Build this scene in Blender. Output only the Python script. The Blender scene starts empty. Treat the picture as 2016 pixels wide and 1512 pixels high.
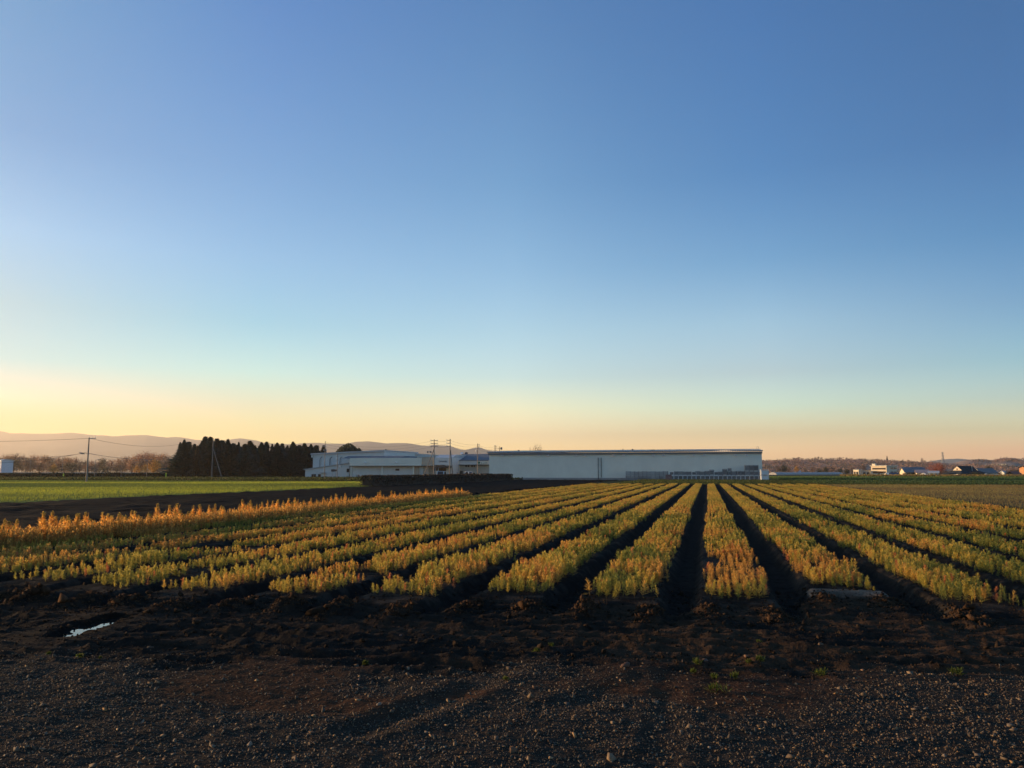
import bpy, math, random
import numpy as np
from mathutils import Vector

# ------------------------------------------------------------------ camera, sky, sun
sc = bpy.context.scene
col = sc.collection
R = math.radians
PHI, THETA, FPX, HCAM = R(14.17), R(6.48), 1515.0, 1.7
cam = bpy.data.cameras.new('camera')
cam.sensor_width = 36.0
cam.lens = 36.0 * FPX / 2016.0
cam.clip_start = 0.1
cam.clip_end = 30000
camo = bpy.data.objects.new('camera', cam)
camo.location = (0, 0, HCAM)
camo.rotation_euler = (R(90) + THETA, 0, PHI)
col.objects.link(camo)
sc.camera = camo

SUN_EL, SUN_AZ = R(5.5), R(-87.0)          # azimuth from +Y, clockwise positive
S_DIR = Vector((math.sin(SUN_AZ) * math.cos(SUN_EL), math.cos(SUN_AZ) * math.cos(SUN_EL), math.sin(SUN_EL)))
sc.view_settings.view_transform = 'Standard'
sc.view_settings.look = 'None'
sc.view_settings.gamma = 1
sc.view_settings.exposure = 1.0

world = bpy.data.worlds.new('World')
sc.world = world
world.use_nodes = True
nt = world.node_tree
bg = nt.nodes['Background']
sky = nt.nodes.new('ShaderNodeTexSky')
sky.sky_type = 'NISHITA'
sky.sun_disc = False
sky.sun_elevation = SUN_EL
sky.sun_rotation = SUN_AZ
# clear autumn air: the sky model's colour balance by elevation, at the sun's side, ahead and away from it
tc = nt.nodes.new('ShaderNodeTexCoord')
sep = nt.nodes.new('ShaderNodeSeparateXYZ')
nt.links.new(tc.outputs['Generated'], sep.inputs[0])


def wmath(op, a, b=None):
    n = nt.nodes.new('ShaderNodeMath')
    n.operation = op
    for i, x in enumerate((a, b)):
        if x is None:
            continue
        if isinstance(x, (int, float)):
            n.inputs[i].default_value = x
        else:
            nt.links.new(x, n.inputs[i])
    return n.outputs[0]


elev = wmath('ARCSINE', sep.outputs['Z'])
e01 = wmath('DIVIDE', elev, R(45.0))
az = wmath('ARCTAN2', wmath('ADD', wmath('MULTIPLY', sep.outputs['X'], math.cos(PHI)), wmath('MULTIPLY', sep.outputs['Y'], math.sin(PHI))),
           wmath('ADD', wmath('MULTIPLY', sep.outputs['X'], -math.sin(PHI)), wmath('MULTIPLY', sep.outputs['Y'], math.cos(PHI))))
az01 = wmath('DIVIDE', az, R(33.7))
GRADE_DEG = [0.0, 1.2, 2.6, 4.6, 7.0, 10.5, 15.0, 21.0, 33.0]
GRADE_AZ = [-33.7, -18.4, 0.0, 18.4, 33.7]
#@@GRADE
GRADE = [
    [(0.97, 0.68, 0.10), (1.01, 0.65, 0.14), (1.27, 0.57, 0.49), (0.87, 0.83, 1.13), (0.45, 0.82, 1.25), (0.52, 0.84, 1.18), (0.57, 0.96, 1.45), (0.42, 0.83, 1.36), (0.46, 1.00, 1.52)],
    [(1.51, 1.86, 1.05), (1.48, 1.78, 1.05), (1.25, 1.31, 1.16), (1.13, 1.22, 1.43), (0.89, 1.32, 1.68), (0.64, 1.15, 1.61), (0.68, 1.13, 1.68), (0.58, 1.04, 1.65), (0.45, 0.96, 1.75)],
    [(3.97, 3.63, 3.43), (3.05, 2.76, 3.01), (2.35, 2.06, 2.36), (2.07, 2.01, 2.16), (1.40, 1.69, 2.18), (1.19, 1.57, 2.06), (0.95, 1.41, 1.98), (0.71, 1.24, 1.85), (0.55, 1.08, 1.80)],
    [(4.22, 3.91, 5.66), (3.48, 2.89, 3.84), (2.31, 2.09, 2.43), (1.71, 2.08, 2.65), (1.34, 1.55, 2.12), (1.17, 1.53, 2.09), (0.69, 1.20, 1.86), (0.44, 0.97, 1.70), (0.43, 0.94, 1.73)],
    [(4.41, 3.86, 5.52), (3.11, 2.31, 3.20), (2.06, 2.08, 2.52), (1.28, 1.56, 2.21), (0.85, 1.29, 1.90), (0.62, 1.01, 1.64), (0.39, 0.84, 1.47), (0.32, 0.71, 1.33), (0.35, 0.74, 1.33)]]
#@@END


def ramp(vals):
    n = nt.nodes.new('ShaderNodeValToRGB')
    cr = n.color_ramp
    while len(cr.elements) < len(vals):
        cr.elements.new(0.5)
    for e, d, v in zip(cr.elements, GRADE_DEG, vals):
        e.position = d / 45.0
    for e, v in zip(cr.elements, vals):
        e.color = (v[0] / 8, v[1] / 8, v[2] / 8, 1)
    nt.links.new(e01, n.inputs[0])
    return n.outputs[0]


def wmix(f, a, b):
    n = nt.nodes.new('ShaderNodeMix')
    n.data_type = 'RGBA'
    n.clamp_factor = True
    nt.links.new(f, n.inputs[0])
    nt.links.new(a, n.inputs[6])
    nt.links.new(b, n.inputs[7])
    return n.outputs[2]


g2 = ramp(GRADE[0])
for k in range(4):
    # smooth step between neighbouring azimuths
    n = nt.nodes.new('ShaderNodeMapRange')
    n.inputs[1].default_value, n.inputs[2].default_value = GRADE_AZ[k] / 33.7, GRADE_AZ[k + 1] / 33.7
    nt.links.new(az01, n.inputs[0])
    g2 = wmix(n.outputs[0], g2, ramp(GRADE[k + 1]))
mul = nt.nodes.new('ShaderNodeMix')
mul.data_type = 'RGBA'
mul.blend_type = 'MULTIPLY'
mul.inputs[0].default_value = 1.0
nt.links.new(sky.outputs[0], mul.inputs[6])
nt.links.new(g2, mul.inputs[7])
sc4 = nt.nodes.new('ShaderNodeVectorMath')
sc4.operation = 'SCALE'
sc4.inputs['Scale'].default_value = 8.0
nt.links.new(mul.outputs[2], sc4.inputs[0])
nt.links.new(sc4.outputs[0], bg.inputs[0])
bg.inputs[1].default_value = 0.1

sun = bpy.data.lights.new('sun', 'SUN')
sun.energy = 5.0
sun.angle = R(0.6)
sun.color = (1.0, 0.62, 0.30)
suno = bpy.data.objects.new('sun', sun)
suno.rotation_euler = (-S_DIR).to_track_quat('-Z', 'Y').to_euler()
suno.location = (-60, 0, 40)
col.objects.link(suno)
sc.cycles.max_bounces = 6
sc.cycles.transparent_max_bounces = 8
sc.cycles.volume_bounces = 0
sc.cycles.use_denoising = True

# ------------------------------------------------------------------ helpers
rng = np.random.default_rng(7)
random.seed(7)
FW = np.array([-math.sin(PHI), math.cos(PHI), 0.0])
RT = np.array([math.cos(PHI), math.sin(PHI), 0.0])


def ray(u, v):
    x, y = (u - 1008) / FPX, -(v - 756) / FPX
    f, z = math.cos(THETA) - y * math.sin(THETA), math.sin(THETA) + y * math.cos(THETA)
    return RT * x + FW * f + np.array([0, 0, z])


def ground_at(u, v, z=0.0):
    d = ray(u, v)
    p = d * ((z - HCAM) / d[2])
    return np.array([p[0], p[1], z])


def at(u, v, depth):
    d = ray(u, v)
    p = d * (depth / (d @ FW))
    return np.array([p[0], p[1], p[2] + HCAM])


def on_y(u, v, y):
    d = ray(u, v)
    p = d * (y / d[1])
    return p[0], p[2] + HCAM


def tag(o, label=None, cat=None, group=None, kind=None):
    for k, x in (('label', label), ('category', cat), ('group', group), ('kind', kind)):
        if x:
            o[k] = x
    return o


def empty(name, loc, label, cat, group=None):
    o = bpy.data.objects.new(name, None)
    o.empty_display_size = 0.3
    o.location = loc
    col.objects.link(o)
    return tag(o, label, cat, group)


def np_mesh(name, verts, faces, colors=None, smooth=False):
    """verts (N,3), faces (M,k) with one k; colours per vertex in 'Col'"""
    verts = np.asarray(verts, dtype=np.float32)
    faces = np.asarray(faces, dtype=np.int32)
    me = bpy.data.meshes.new(name)
    n, m, k = len(verts), len(faces), faces.shape[1]
    me.vertices.add(n)
    me.vertices.foreach_set('co', verts.ravel())
    me.loops.add(m * k)
    me.loops.foreach_set('vertex_index', faces.ravel())
    me.polygons.add(m)
    me.polygons.foreach_set('loop_start', np.arange(0, m * k, k, dtype=np.int32))
    me.polygons.foreach_set('loop_total', np.full(m, k, dtype=np.int32))
    if smooth:
        me.polygons.foreach_set('use_smooth', np.ones(m, dtype=bool))
    if colors is not None:
        a = me.color_attributes.new('Col', 'FLOAT_COLOR', 'POINT')
        c = np.ones((n, 4), dtype=np.float32)
        c[:, :3] = colors
        a.data.foreach_set('color', c.ravel())
    me.update(calc_edges=True)
    me.validate()
    return me


def link(name, me, mat, parent=None, loc=(0, 0, 0)):
    o = bpy.data.objects.new(name, me)
    if mat is not None and not me.materials:
        me.materials.append(mat)
    o.location = loc
    col.objects.link(o)
    if parent is not None:
        o.parent = parent
    return o


class MB:
    def __init__(self):
        self.v, self.f = [], []

    def poly(self, pts):
        b = len(self.v)
        self.v += [tuple(map(float, p)) for p in pts]
        self.f.append(tuple(range(b, b + len(pts))))
        return self

    def hexa(self, p):
        """eight points: bottom ring of four, top ring of four"""
        b = len(self.v)
        self.v += [tuple(map(float, q)) for q in p]
        for q in ((0, 3, 2, 1), (4, 5, 6, 7), (0, 1, 5, 4), (1, 2, 6, 5), (2, 3, 7, 6), (3, 0, 4, 7)):
            self.f.append(tuple(b + i for i in q))
        return self

    def box(self, x0, x1, y0, y1, z0, z1):
        return self.hexa([(x0, y0, z0), (x1, y0, z0), (x1, y1, z0), (x0, y1, z0), (x0, y0, z1), (x1, y0, z1), (x1, y1, z1), (x0, y1, z1)])

    def prism(self, prof, axis, a0, a1):
        """profile of (p, z) swept along 'x' (profile in y,z) or 'y' (profile in x,z)"""
        n, b = len(prof), len(self.v)
        for a in (a0, a1):
            for p, z in prof:
                self.v.append((a, p, z) if axis == 'x' else (p, a, z))
        self.f.append(tuple(b + i for i in range(n)))
        self.f.append(tuple(b + n + i for i in reversed(range(n))))
        for i in range(n):
            j = (i + 1) % n
            self.f.append((b + i, b + n + i, b + n + j, b + j))
        return self

    def tube(self, pts, r, n=6, r1=None):
        pts = [Vector(p) for p in pts]
        b = len(self.v)
        m = len(pts)
        for i, p in enumerate(pts):
            t = (pts[min(i + 1, m - 1)] - pts[max(i - 1, 0)]).normalized()
            a = t.orthogonal().normalized() if abs(t.z) > .9 else t.cross(Vector((0, 0, 1))).normalized()
            c = t.cross(a)
            rr_ = r if r1 is None else r + (r1 - r) * i / (m - 1)
            for k in range(n):
                q = p + (a * math.cos(2 * math.pi * k / n) + c * math.sin(2 * math.pi * k / n)) * rr_
                self.v.append(tuple(q))
        for i in range(m - 1):
            for k in range(n):
                k2 = (k + 1) % n
                self.f.append((b + i * n + k, b + i * n + k2, b + (i + 1) * n + k2, b + (i + 1) * n + k))
        self.f.append(tuple(b + k for k in reversed(range(n))))
        self.f.append(tuple(b + (m - 1) * n + k for k in range(n)))
        return self

    def build(self, name, mat, parent=None, loc=None, smooth=False):
        o0 = Vector(parent.location) if parent is not None else Vector(loc or (0, 0, 0))
        if parent is not None and parent.parent is not None:
            o0 = Vector(parent.location) + Vector(parent.parent.location)
        me = bpy.data.meshes.new(name)
        me.from_pydata([tuple(Vector(v) - o0) for v in self.v], [], self.f)
        if smooth:
            me.polygons.foreach_set('use_smooth', [True] * len(me.polygons))
        me.update()
        return link(name, me, mat, parent, (0, 0, 0) if parent is not None else tuple(o0))


def rot_about(root, pivot, ang):
    """turn a built thing about a vertical axis through pivot"""
    p = Vector((pivot[0], pivot[1], 0))
    l = Vector(root.location)
    d = l - p
    c, s = math.cos(ang), math.sin(ang)
    root.location = (p.x + d.x * c - d.y * s, p.y + d.x * s + d.y * c, l.z)
    root.rotation_euler.z = ang


# ---- noise
def _hash(ix, iy, seed):
    h = (ix.astype(np.int64) * 374761393 + iy.astype(np.int64) * 668265263 + seed * 974711) & 0xFFFFFFFF
    h = ((h ^ (h >> 13)) * 1274126177) & 0xFFFFFFFF
    return ((h ^ (h >> 16)) & 0xFFFF) / 65535.0


def noise(x, y, seed=0):
    x, y = np.asarray(x, float), np.asarray(y, float)
    ix, iy = np.floor(x), np.floor(y)
    fx, fy = x - ix, y - iy
    fx, fy = fx * fx * (3 - 2 * fx), fy * fy * (3 - 2 * fy)
    ix, iy = ix.astype(np.int64), iy.astype(np.int64)
    a, b = _hash(ix, iy, seed), _hash(ix + 1, iy, seed)
    c, d = _hash(ix, iy + 1, seed), _hash(ix + 1, iy + 1, seed)
    return (a + (b - a) * fx) * (1 - fy) + (c + (d - c) * fx) * fy


def fbm(x, y, seed=0, o=4):
    s, a, t = 0.0, 1.0, 0.0
    for i in range(o):
        s = s + a * noise(x * 2 ** i, y * 2 ** i, seed + i * 17)
        t += a
        a *= .55
    return s / t


def sstep(a, b, x):
    t = np.clip((x - a) / (b - a), 0, 1)
    return t * t * (3 - 2 * t)


# ------------------------------------------------------------------ materials
MATS = {}


def nmat(name):
    m = bpy.data.materials.new(name)
    m.use_nodes = True
    n = m.node_tree
    return m, n, n.nodes['Principled BSDF']


def M(name, c, rough=.8, var=.18, scale=3.0, bump=0.0, metal=0.0, stretch=None, spec=.5, each=0.0):
    """painted / weathered surface: two noises vary colour and roughness"""
    if name in MATS:
        return MATS[name]
    m, n, p = nmat(name)
    t = n.nodes.new('ShaderNodeTexCoord')
    mp = n.nodes.new('ShaderNodeMapping')
    if stretch:
        mp.inputs['Scale'].default_value = stretch
    n.links.new(t.outputs['Object'], mp.inputs[0])
    nz = n.nodes.new('ShaderNodeTexNoise')
    nz.inputs['Scale'].default_value = scale
    nz.inputs['Detail'].default_value = 6
    nz.inputs['Roughness'].default_value = .65
    n.links.new(mp.outputs[0], nz.inputs['Vector'])
    r = n.nodes.new('ShaderNodeValToRGB')
    r.color_ramp.elements[0].position, r.color_ramp.elements[1].position = .3, .7
    r.color_ramp.elements[0].color = tuple(x * (1 - var) for x in c) + (1,)
    r.color_ramp.elements[1].color = tuple(min(1, x * (1 + var)) for x in c) + (1,)
    n.links.new(nz.outputs[0], r.inputs[0])
    n.links.new(r.outputs[0], p.inputs['Base Color'])
    if each:
        oi = n.nodes.new('ShaderNodeObjectInfo')
        mr = n.nodes.new('ShaderNodeMapRange')
        mr.inputs[3].default_value, mr.inputs[4].default_value = 1 - each, 1 + each
        n.links.new(oi.outputs['Random'], mr.inputs[0])
        sv = n.nodes.new('ShaderNodeVectorMath')
        sv.operation = 'SCALE'
        n.links.new(r.outputs[0], sv.inputs[0])
        n.links.new(mr.outputs[0], sv.inputs['Scale'])
        n.links.new(sv.outputs[0], p.inputs['Base Color'])
    p.inputs['Roughness'].default_value = rough
    p.inputs['Metallic'].default_value = metal
    p.inputs['Specular IOR Level'].default_value = spec
    if bump:
        b = n.nodes.new('ShaderNodeBump')
        b.inputs['Strength'].default_value = bump
        b.inputs['Distance'].default_value = .05
        n.links.new(nz.outputs[0], b.inputs['Height'])
        n.links.new(b.outputs[0], p.inputs['Normal'])
    MATS[name] = m
    return m


def leaf_mat(name, trans=.5, rough=.6):
    """leaves and needles: colour from the mesh, light passes through"""
    m, n, p = nmat(name)
    a = n.nodes.new('ShaderNodeVertexColor')
    a.layer_name = 'Col'
    n.links.new(a.outputs[0], p.inputs['Base Color'])
    p.inputs['Roughness'].default_value = rough
    p.inputs['Specular IOR Level'].default_value = .25
    tr = n.nodes.new('ShaderNodeBsdfTranslucent')
    n.links.new(a.outputs[0], tr.inputs[0])
    mx = n.nodes.new('ShaderNodeMixShader')
    mx.inputs[0].default_value = trans
    n.links.new(p.outputs[0], mx.inputs[1])
    n.links.new(tr.outputs[0], mx.inputs[2])
    n.links.new(mx.outputs[0], n.nodes['Material Output'].inputs[0])
    return m


def vcol_mat(name, rough=.9, scale=8.0, var=.35, bump=.4, spec=.3, bscale=30.0, bdist=.02):
    """earth, stone: mesh colour broken up by noise"""
    m, n, p = nmat(name)
    a = n.nodes.new('ShaderNodeVertexColor')
    a.layer_name = 'Col'
    t = n.nodes.new('ShaderNodeTexCoord')
    nz = n.nodes.new('ShaderNodeTexNoise')
    nz.inputs['Scale'].default_value = scale
    nz.inputs['Detail'].default_value = 8
    nz.inputs['Roughness'].default_value = .7
    n.links.new(t.outputs['Object'], nz.inputs['Vector'])
    mr = n.nodes.new('ShaderNodeMapRange')
    mr.inputs[1].default_value, mr.inputs[2].default_value = .3, .7
    mr.inputs[3].default_value, mr.inputs[4].default_value = 1 - var, 1 + var
    n.links.new(nz.outputs[0], mr.inputs[0])
    v = n.nodes.new('ShaderNodeVectorMath')
    v.operation = 'SCALE'
    n.links.new(a.outputs[0], v.inputs[0])
    n.links.new(mr.outputs[0], v.inputs['Scale'])
    n.links.new(v.outputs[0], p.inputs['Base Color'])
    p.inputs['Roughness'].default_value = rough
    p.inputs['Specular IOR Level'].default_value = spec
    if bump:
        n2 = n.nodes.new('ShaderNodeTexNoise')
        n2.inputs['Scale'].default_value = bscale
        n2.inputs['Detail'].default_value = 6
        n.links.new(t.outputs['Object'], n2.inputs['Vector'])
        b = n.nodes.new('ShaderNodeBump')
        b.inputs['Strength'].default_value = bump
        b.inputs['Distance'].default_value = bdist
        n.links.new(n2.outputs[0], b.inputs['Height'])
        n.links.new(b.outputs[0], p.inputs['Normal'])
    return m


LEAF = leaf_mat('leaf', .6)
GLOW = leaf_mat('sapling_leaf', .72)
NEEDLE = leaf_mat('conifer_needle', .06)
TWIG = leaf_mat('autumn_leaf', .35)
SOIL = vcol_mat('soil', 1.0, 9.0, .45, .6, .03, 24.0, .03)
STONE = vcol_mat('gravel_stone', .85, 30.0, .3, .2, .3, 80.0, .004)
LAND = vcol_mat('land', 1.0, .02, .3, 0, .05)
WHITE = M('white_cladding', (.72, .77, .68), .55, .07, .3)
WHITE2 = M('white_wall', (.62, .65, .62), .6, .08, .5)
CREAM = M('cream_wall', (.55, .47, .36), .7, .1, .6)
BLUEROOF = M('blue_grey_roof', (.17, .195, .22), .95, .12, .5, spec=.1)
METROOF = M('pale_metal_roof', (.42, .46, .48), .5, .1, .6, metal=.2)
DARKROOF = M('dark_roof', (.035, .042, .048), .95, .3, 1.2, spec=.1)
REDROOF = M('rust_roof', (.22, .09, .06), .7, .2, 1.2)
CONC = M('concrete', (.3, .3, .29), .85, .15, 1.5, .2)
POLE = M('pole_concrete', (.21, .195, .175), .85, .15, 2.0)
STEEL = M('grey_steel', (.26, .28, .285), .7, .15, 3.0, each=.2)
DARKST = M('dark_steel', (.06, .06, .065), .6, .2, 3.0)
PANE = M('window_glass', (.03, .035, .04), .08, .1, 1.0)
TRIM = M('grey_trim', (.16, .18, .19), .6, .1, 1.0)
WOOD = M('weathered_wood', (.27, .275, .275), .9, .3, 6.0, .3, stretch=(1, 1, 5), each=.35)
PINKW = M('red_brown_wood', (.23, .15, .14), .9, .25, 6.0, .3)
CAGE = M('galvanised_cage', (.66, .69, .69), .6, .15, 4.0, each=.25)
INNER = M('crate_dark_inside', (.085, .09, .09), .9, .3, 9.0, each=.5)
WRAP = M('white_wrap', (.62, .66, .68), .45, .1, 2.0)
BARK = M('bark', (.06, .05, .04), .95, .3, 5.0)
YELLOW = M('yellow_marker', (.5, .62, .05), .5, .08, 2.0)
GUARD = M('guard_rail', (.5, .5, .48), .5, .12, 2.0, metal=.3)
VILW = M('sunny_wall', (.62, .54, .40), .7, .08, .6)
VINYL = M('greenhouse_film', (.40, .41, .42), .9, .1, 1.0, spec=.1)
BLUEP = M('blue_paint', (.06, .13, .28), .5, .15, 2.0)
CARW = M('white_car_paint', (.75, .76, .77), .3, .05, 2.0)
TYRE = M('tyre_rubber', (.02, .02, .02), .9, .2, 8.0)
LBLUE = M('pale_blue_paint', (.35, .5, .58), .5, .1, 2.0)
ORANGEW = M('orange_wall', (.5, .24, .1), .7, .12, 1.0)
INK = M('sign_lettering', (.03, .04, .08), .6, .1, 4.0)
GREENINK = M('sign_emblem_green', (.03, .16, .09), .6, .1, 4.0)
LAMPW = M('vent_hood_metal', (.8, .82, .8), .4, .1, 4.0)

# water
PUD, n, p = nmat('puddle_water')
p.inputs['Base Color'].default_value = (.02, .018, .016, 1)
p.inputs['Roughness'].default_value = .02
p.inputs['IOR'].default_value = 1.5
nz = n.nodes.new('ShaderNodeTexNoise')
nz.inputs['Scale'].default_value = 6
b = n.nodes.new('ShaderNodeBump')
b.inputs['Strength'].default_value = .02
n.links.new(nz.outputs[0], b.inputs['Height'])
n.links.new(b.outputs[0], p.inputs['Normal'])

# ------------------------------------------------------------------ beds and ground shape
PITCH, X0 = 1.467, 0.349
BEDS = list(range(-10, 9))
END_PX = {0: (1445, 1190), 1: (1690, 1170), 2: (1950, 1200), -1: (1220, 1188), -2: (990, 1178), -3: (765, 1184), -4: (570, 1176),
          -5: (400, 1174), -6: (262, 1168), -7: (130, 1157), -8: (0, 1140)}
BED_Y0 = {}
for j in BEDS:
    BED_Y0[j] = float(ground_at(*END_PX[j])[1]) if j in END_PX else (9.4 if j < 0 else 10.6)
FIELD_END = 100.0
bed_y0 = np.array([BED_Y0[j] for j in BEDS])


def gravel_edge(x):
    return 5.95 + (x + 6.47) * .165 + (fbm(x * 1.3, x * 0 + 3.1, 5) - .5) * 1.2 + (noise(x * 4, x * 0 + 1.3, 9) - .5) * .3


PUD_A, PUD_B = ground_at(122, 1250)[:2], ground_at(222, 1216)[:2]


def pud_dist(x, y):
    d = PUD_B - PUD_A
    t = np.clip(((x - PUD_A[0]) * d[0] + (y - PUD_A[1]) * d[1]) / (d @ d), 0, 1)
    return np.hypot(x - PUD_A[0] - t * d[0], y - PUD_A[1] - t * d[1]), t


RUT1 = [ground_at(*q)[:2] for q in ((700, 1440), (850, 1385), (930, 1350), (1000, 1305))]
RUT2 = [ground_at(*q)[:2] for q in ((1290, 1512), (1310, 1420), (1318, 1310))]
RUT3 = [ground_at(*q)[:2] for q in ((1100, 1400), (1230, 1340), (1400, 1312))]


def seg_dist(x, y, pts):
    best = np.full(np.shape(x), 9.0)
    for a, b_ in zip(pts[:-1], pts[1:]):
        d = b_ - a
        t = np.clip(((x - a[0]) * d[0] + (y - a[1]) * d[1]) / (d @ d), 0, 1)
        best = np.minimum(best, np.hypot(x - a[0] - t * d[0], y - a[1] - t * d[1]))
    return best


def masks(x, y):
    jf = np.clip(np.round((x - X0) / PITCH), BEDS[0], BEDS[-1])
    xc = X0 + jf * PITCH
    y0 = bed_y0[(jf - BEDS[0]).astype(int)]
    off = np.abs(x - xc + (noise(x * 0 + jf * 9.3, y * .7, 3) - .5) * .12)
    bed = 1 - sstep(.44, .62, off)
    fld = sstep(-.55, -.15, y - y0 + (noise(x * 3, y * 3, 41) - .5) * .35)
    inx = sstep(BEDS[0] * PITCH + X0 - .9, BEDS[0] * PITCH + X0 - .6, x) * (1 - sstep(BEDS[-1] * PITCH + X0 + .6, BEDS[-1] * PITCH + X0 + .9, x))
    return bed, fld * inx * (1 - sstep(FIELD_END, FIELD_END + .6, y)), y0


def height(x, y):
    bed, fld, y0 = masks(x, y)
    g = 1 - sstep(-.55, .45, y - gravel_edge(x))
    big = (fbm(x * .35, y * .35, 11, 3) - .5)
    # headland: tyre ridges along the headland, clods
    clod = fbm(x * 5, y * 5, 21, 4)
    clod = np.clip(clod - .42, 0, 1)
    wob = (noise(x * .8, y * .8, 8) - .5) * .5
    ridge = np.sin((y - .05 * x + wob) * 2 * math.pi / .34)
    clod2 = np.clip(fbm(x * 2.6, y * 8, 25, 3) - .45, 0, 1)
    head = -.02 + .05 * big + .10 * clod2 + .022 * ridge * (.4 + noise(x * .9, y * 2.2, 13)) + .07 * clod ** 1.3 + .035 * (fbm(x * 13, y * 13, 23, 3) - .5) + .03 * np.clip(noise(x * 9, y * 9, 24) - .6, 0, 1)
    # furrow mouths: earth pushed out by the machine
    jf = np.round((x - X0 - PITCH / 2) / PITCH)
    fx = np.abs(x - (X0 + PITCH / 2 + jf * PITCH))
    mouth = np.exp(-((fx - .34) / .17) ** 2) * np.exp(-((y - y0 + .75) / .4) ** 2)
    head = head + mouth * (.0 + .18 * noise(x * 3.5, y * 3.5, 77) ** 1.5) - .07 * np.exp(-(fx / .2) ** 2) * np.exp(-((y - y0 + .5) / .6) ** 2)
    near = np.clip((26 - y) / 16, .25, 1)
    bedz = .05 + .02 * (noise(x * 4, y * 4, 6) - .5)
    furz = -.11 + .10 * near * np.clip(fbm(x * 5, y * 5, 31, 3) - .4, 0, 1) + .02 * big
    fz = furz + (bedz - furz) * bed
    z = head + (fz - head) * fld
    # gravel
    gz = .012 + .05 * big + .03 * (fbm(x * 2.4, y * 3, 51, 4) - .5) + .014 * (fbm(x * 14, y * 14, 52, 2) - .5)
    for pts, wd, dp in ((RUT1, .13, .018), (RUT2, .10, .007), (RUT3, .14, .008)):
        d = seg_dist(x, y, pts)
        gz = gz - dp * np.exp(-(d / wd) ** 2) + dp * .6 * np.exp(-((d - wd * 1.8) / (wd * .6)) ** 2)
    z = z + (gz - z) * g
    pd, t = pud_dist(x, y)
    w = .10 + .10 * np.sin(t * math.pi) + (fbm(x * 8, y * 8, 61, 4) - .5) * .36
    z = np.where(pd < .9, z * sstep(.2, .9, pd) + .012 * (1 - sstep(.2, .9, pd)) + .03 * (clod + .1), z)
    z = z - .075 * (1 - sstep(w * .5, w * 1.25 + .06, pd))
    return z


def soil_colour(x, y):
    bed, fld, y0 = masks(x, y)
    n1 = fbm(x * .8, y * 1.6, 71, 4)
    n2 = fbm(x * 2.5, y * 2.5, 72, 4)
    black = np.array([.016, .0138, .0118])
    brown = np.array([.050, .031, .019])
    tan = np.array([.085, .068, .052])
    red = np.array([.055, .028, .016])
    grav = np.array([.036, .028, .021])
    hb = np.clip(sstep(.42, .62, n1) * .9 + .12 * n2, 0, 1)
    hb = hb * np.clip(.35 + .75 * sstep(-6, 2.5, x), 0, 1)
    c = black + (brown - black) * hb[:, None]
    mulch = (bed * sstep(.48, .62, fbm(x * 4, y * 4, 73, 3)) * .35)[:, None]
    cb = black + (tan - black) * mulch
    # bare end of one bed, pale sown mulch
    bare = ((np.abs(x - (X0 + PITCH)) < .5) & (y < BED_Y0[1] + .1))
    cb = np.where(bare[:, None], tan * 1.9 * (.4 + 1.1 * n2[:, None]), cb)
    pdd, _t = pud_dist(x, y)
    c = c * (1 - .45 * (1 - sstep(.1, .45, pdd)))[:, None]
    f = fld[:, None]
    c = c + (cb - c) * f
    g = (1 - sstep(-.6, .5, y - gravel_edge(x) + (fbm(x * 5, y * 5, 79, 2) - .5) * .8))[:, None]
    rp = (sstep(.56, .72, fbm(x * .55 + 7, y * 1.1, 75, 3)))[:, None]
    cg = grav + (red - grav) * rp
    return c + (cg - c) * g


def grid_mesh(xs, ys, zf, cf, keep=None):
    X, Y = np.meshgrid(xs, ys)
    x, y = X.ravel(), Y.ravel()
    z = zf(x, y)
    c = cf(x, y)
    nx, ny = len(xs), len(ys)
    i = np.arange(nx * ny).reshape(ny, nx)
    q = np.stack([i[:-1, :-1], i[:-1, 1:], i[1:, 1:], i[1:, :-1]], -1).reshape(-1, 4)
    V = np.stack([x, y, z], -1)
    return V, q, c


XW, XE, YS, YN = -17.0, 14.0, -6.0, 104.0
xs = np.concatenate([np.arange(XW, -13, .08), np.arange(-13, 6.4, .032), np.arange(6.4, XE + .04, .08)])
xs[-1] = XE
ys = [YS]
while ys[-1] < YN:
    y = ys[-1]
    ys.append(y + (.2 if y < 3 else .03 if y < 13 else min(.4, .03 + (y - 13) * .012)))
ys = np.array(ys)
ys[-1] = YN
V, Q, C = grid_mesh(xs, ys, height, soil_colour)
cen = V[Q].mean(1)
isg = cen[:, 1] < gravel_edge(cen[:, 0])
for nm, msk in (('gravel_yard_ground', isg), ('soil_ground', ~isg)):
    q = Q[msk]
    uu, inv = np.unique(q, return_inverse=True)
    o = link(nm, np_mesh(nm, V[uu], inv.reshape(-1, 4), C[uu], True), SOIL)
    tag(o, kind='structure')

# outer ground, one sheet with a hole where the near ground lies
GZ = -.03
ang = np.linspace(0, 2 * math.pi, 97)[:-1]
rings = []
rect = []
for a in ang:
    # point of the near rectangle's rim in direction a
    cx, cy = (XW + XE) / 2, (YS + YN) / 2
    dx, dy = math.cos(a), math.sin(a)
    t = min((XE - XW) / 2 / max(abs(dx), 1e-6), (YN - YS) / 2 / max(abs(dy), 1e-6))
    rect.append((cx + dx * t, cy + dy * t, GZ))
vs, fs = list(rect), []
for r_ in (200, 500, 1200, 3000, 9500):
    vs += [(math.cos(a) * r_, math.sin(a) * r_ + 40, GZ) for a in ang]
na = len(ang)
for k in range(5):
    for i in range(na):
        j = (i + 1) % na
        fs.append((k * na + i, (k + 1) * na + i, (k + 1) * na + j, k * na + j))
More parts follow.
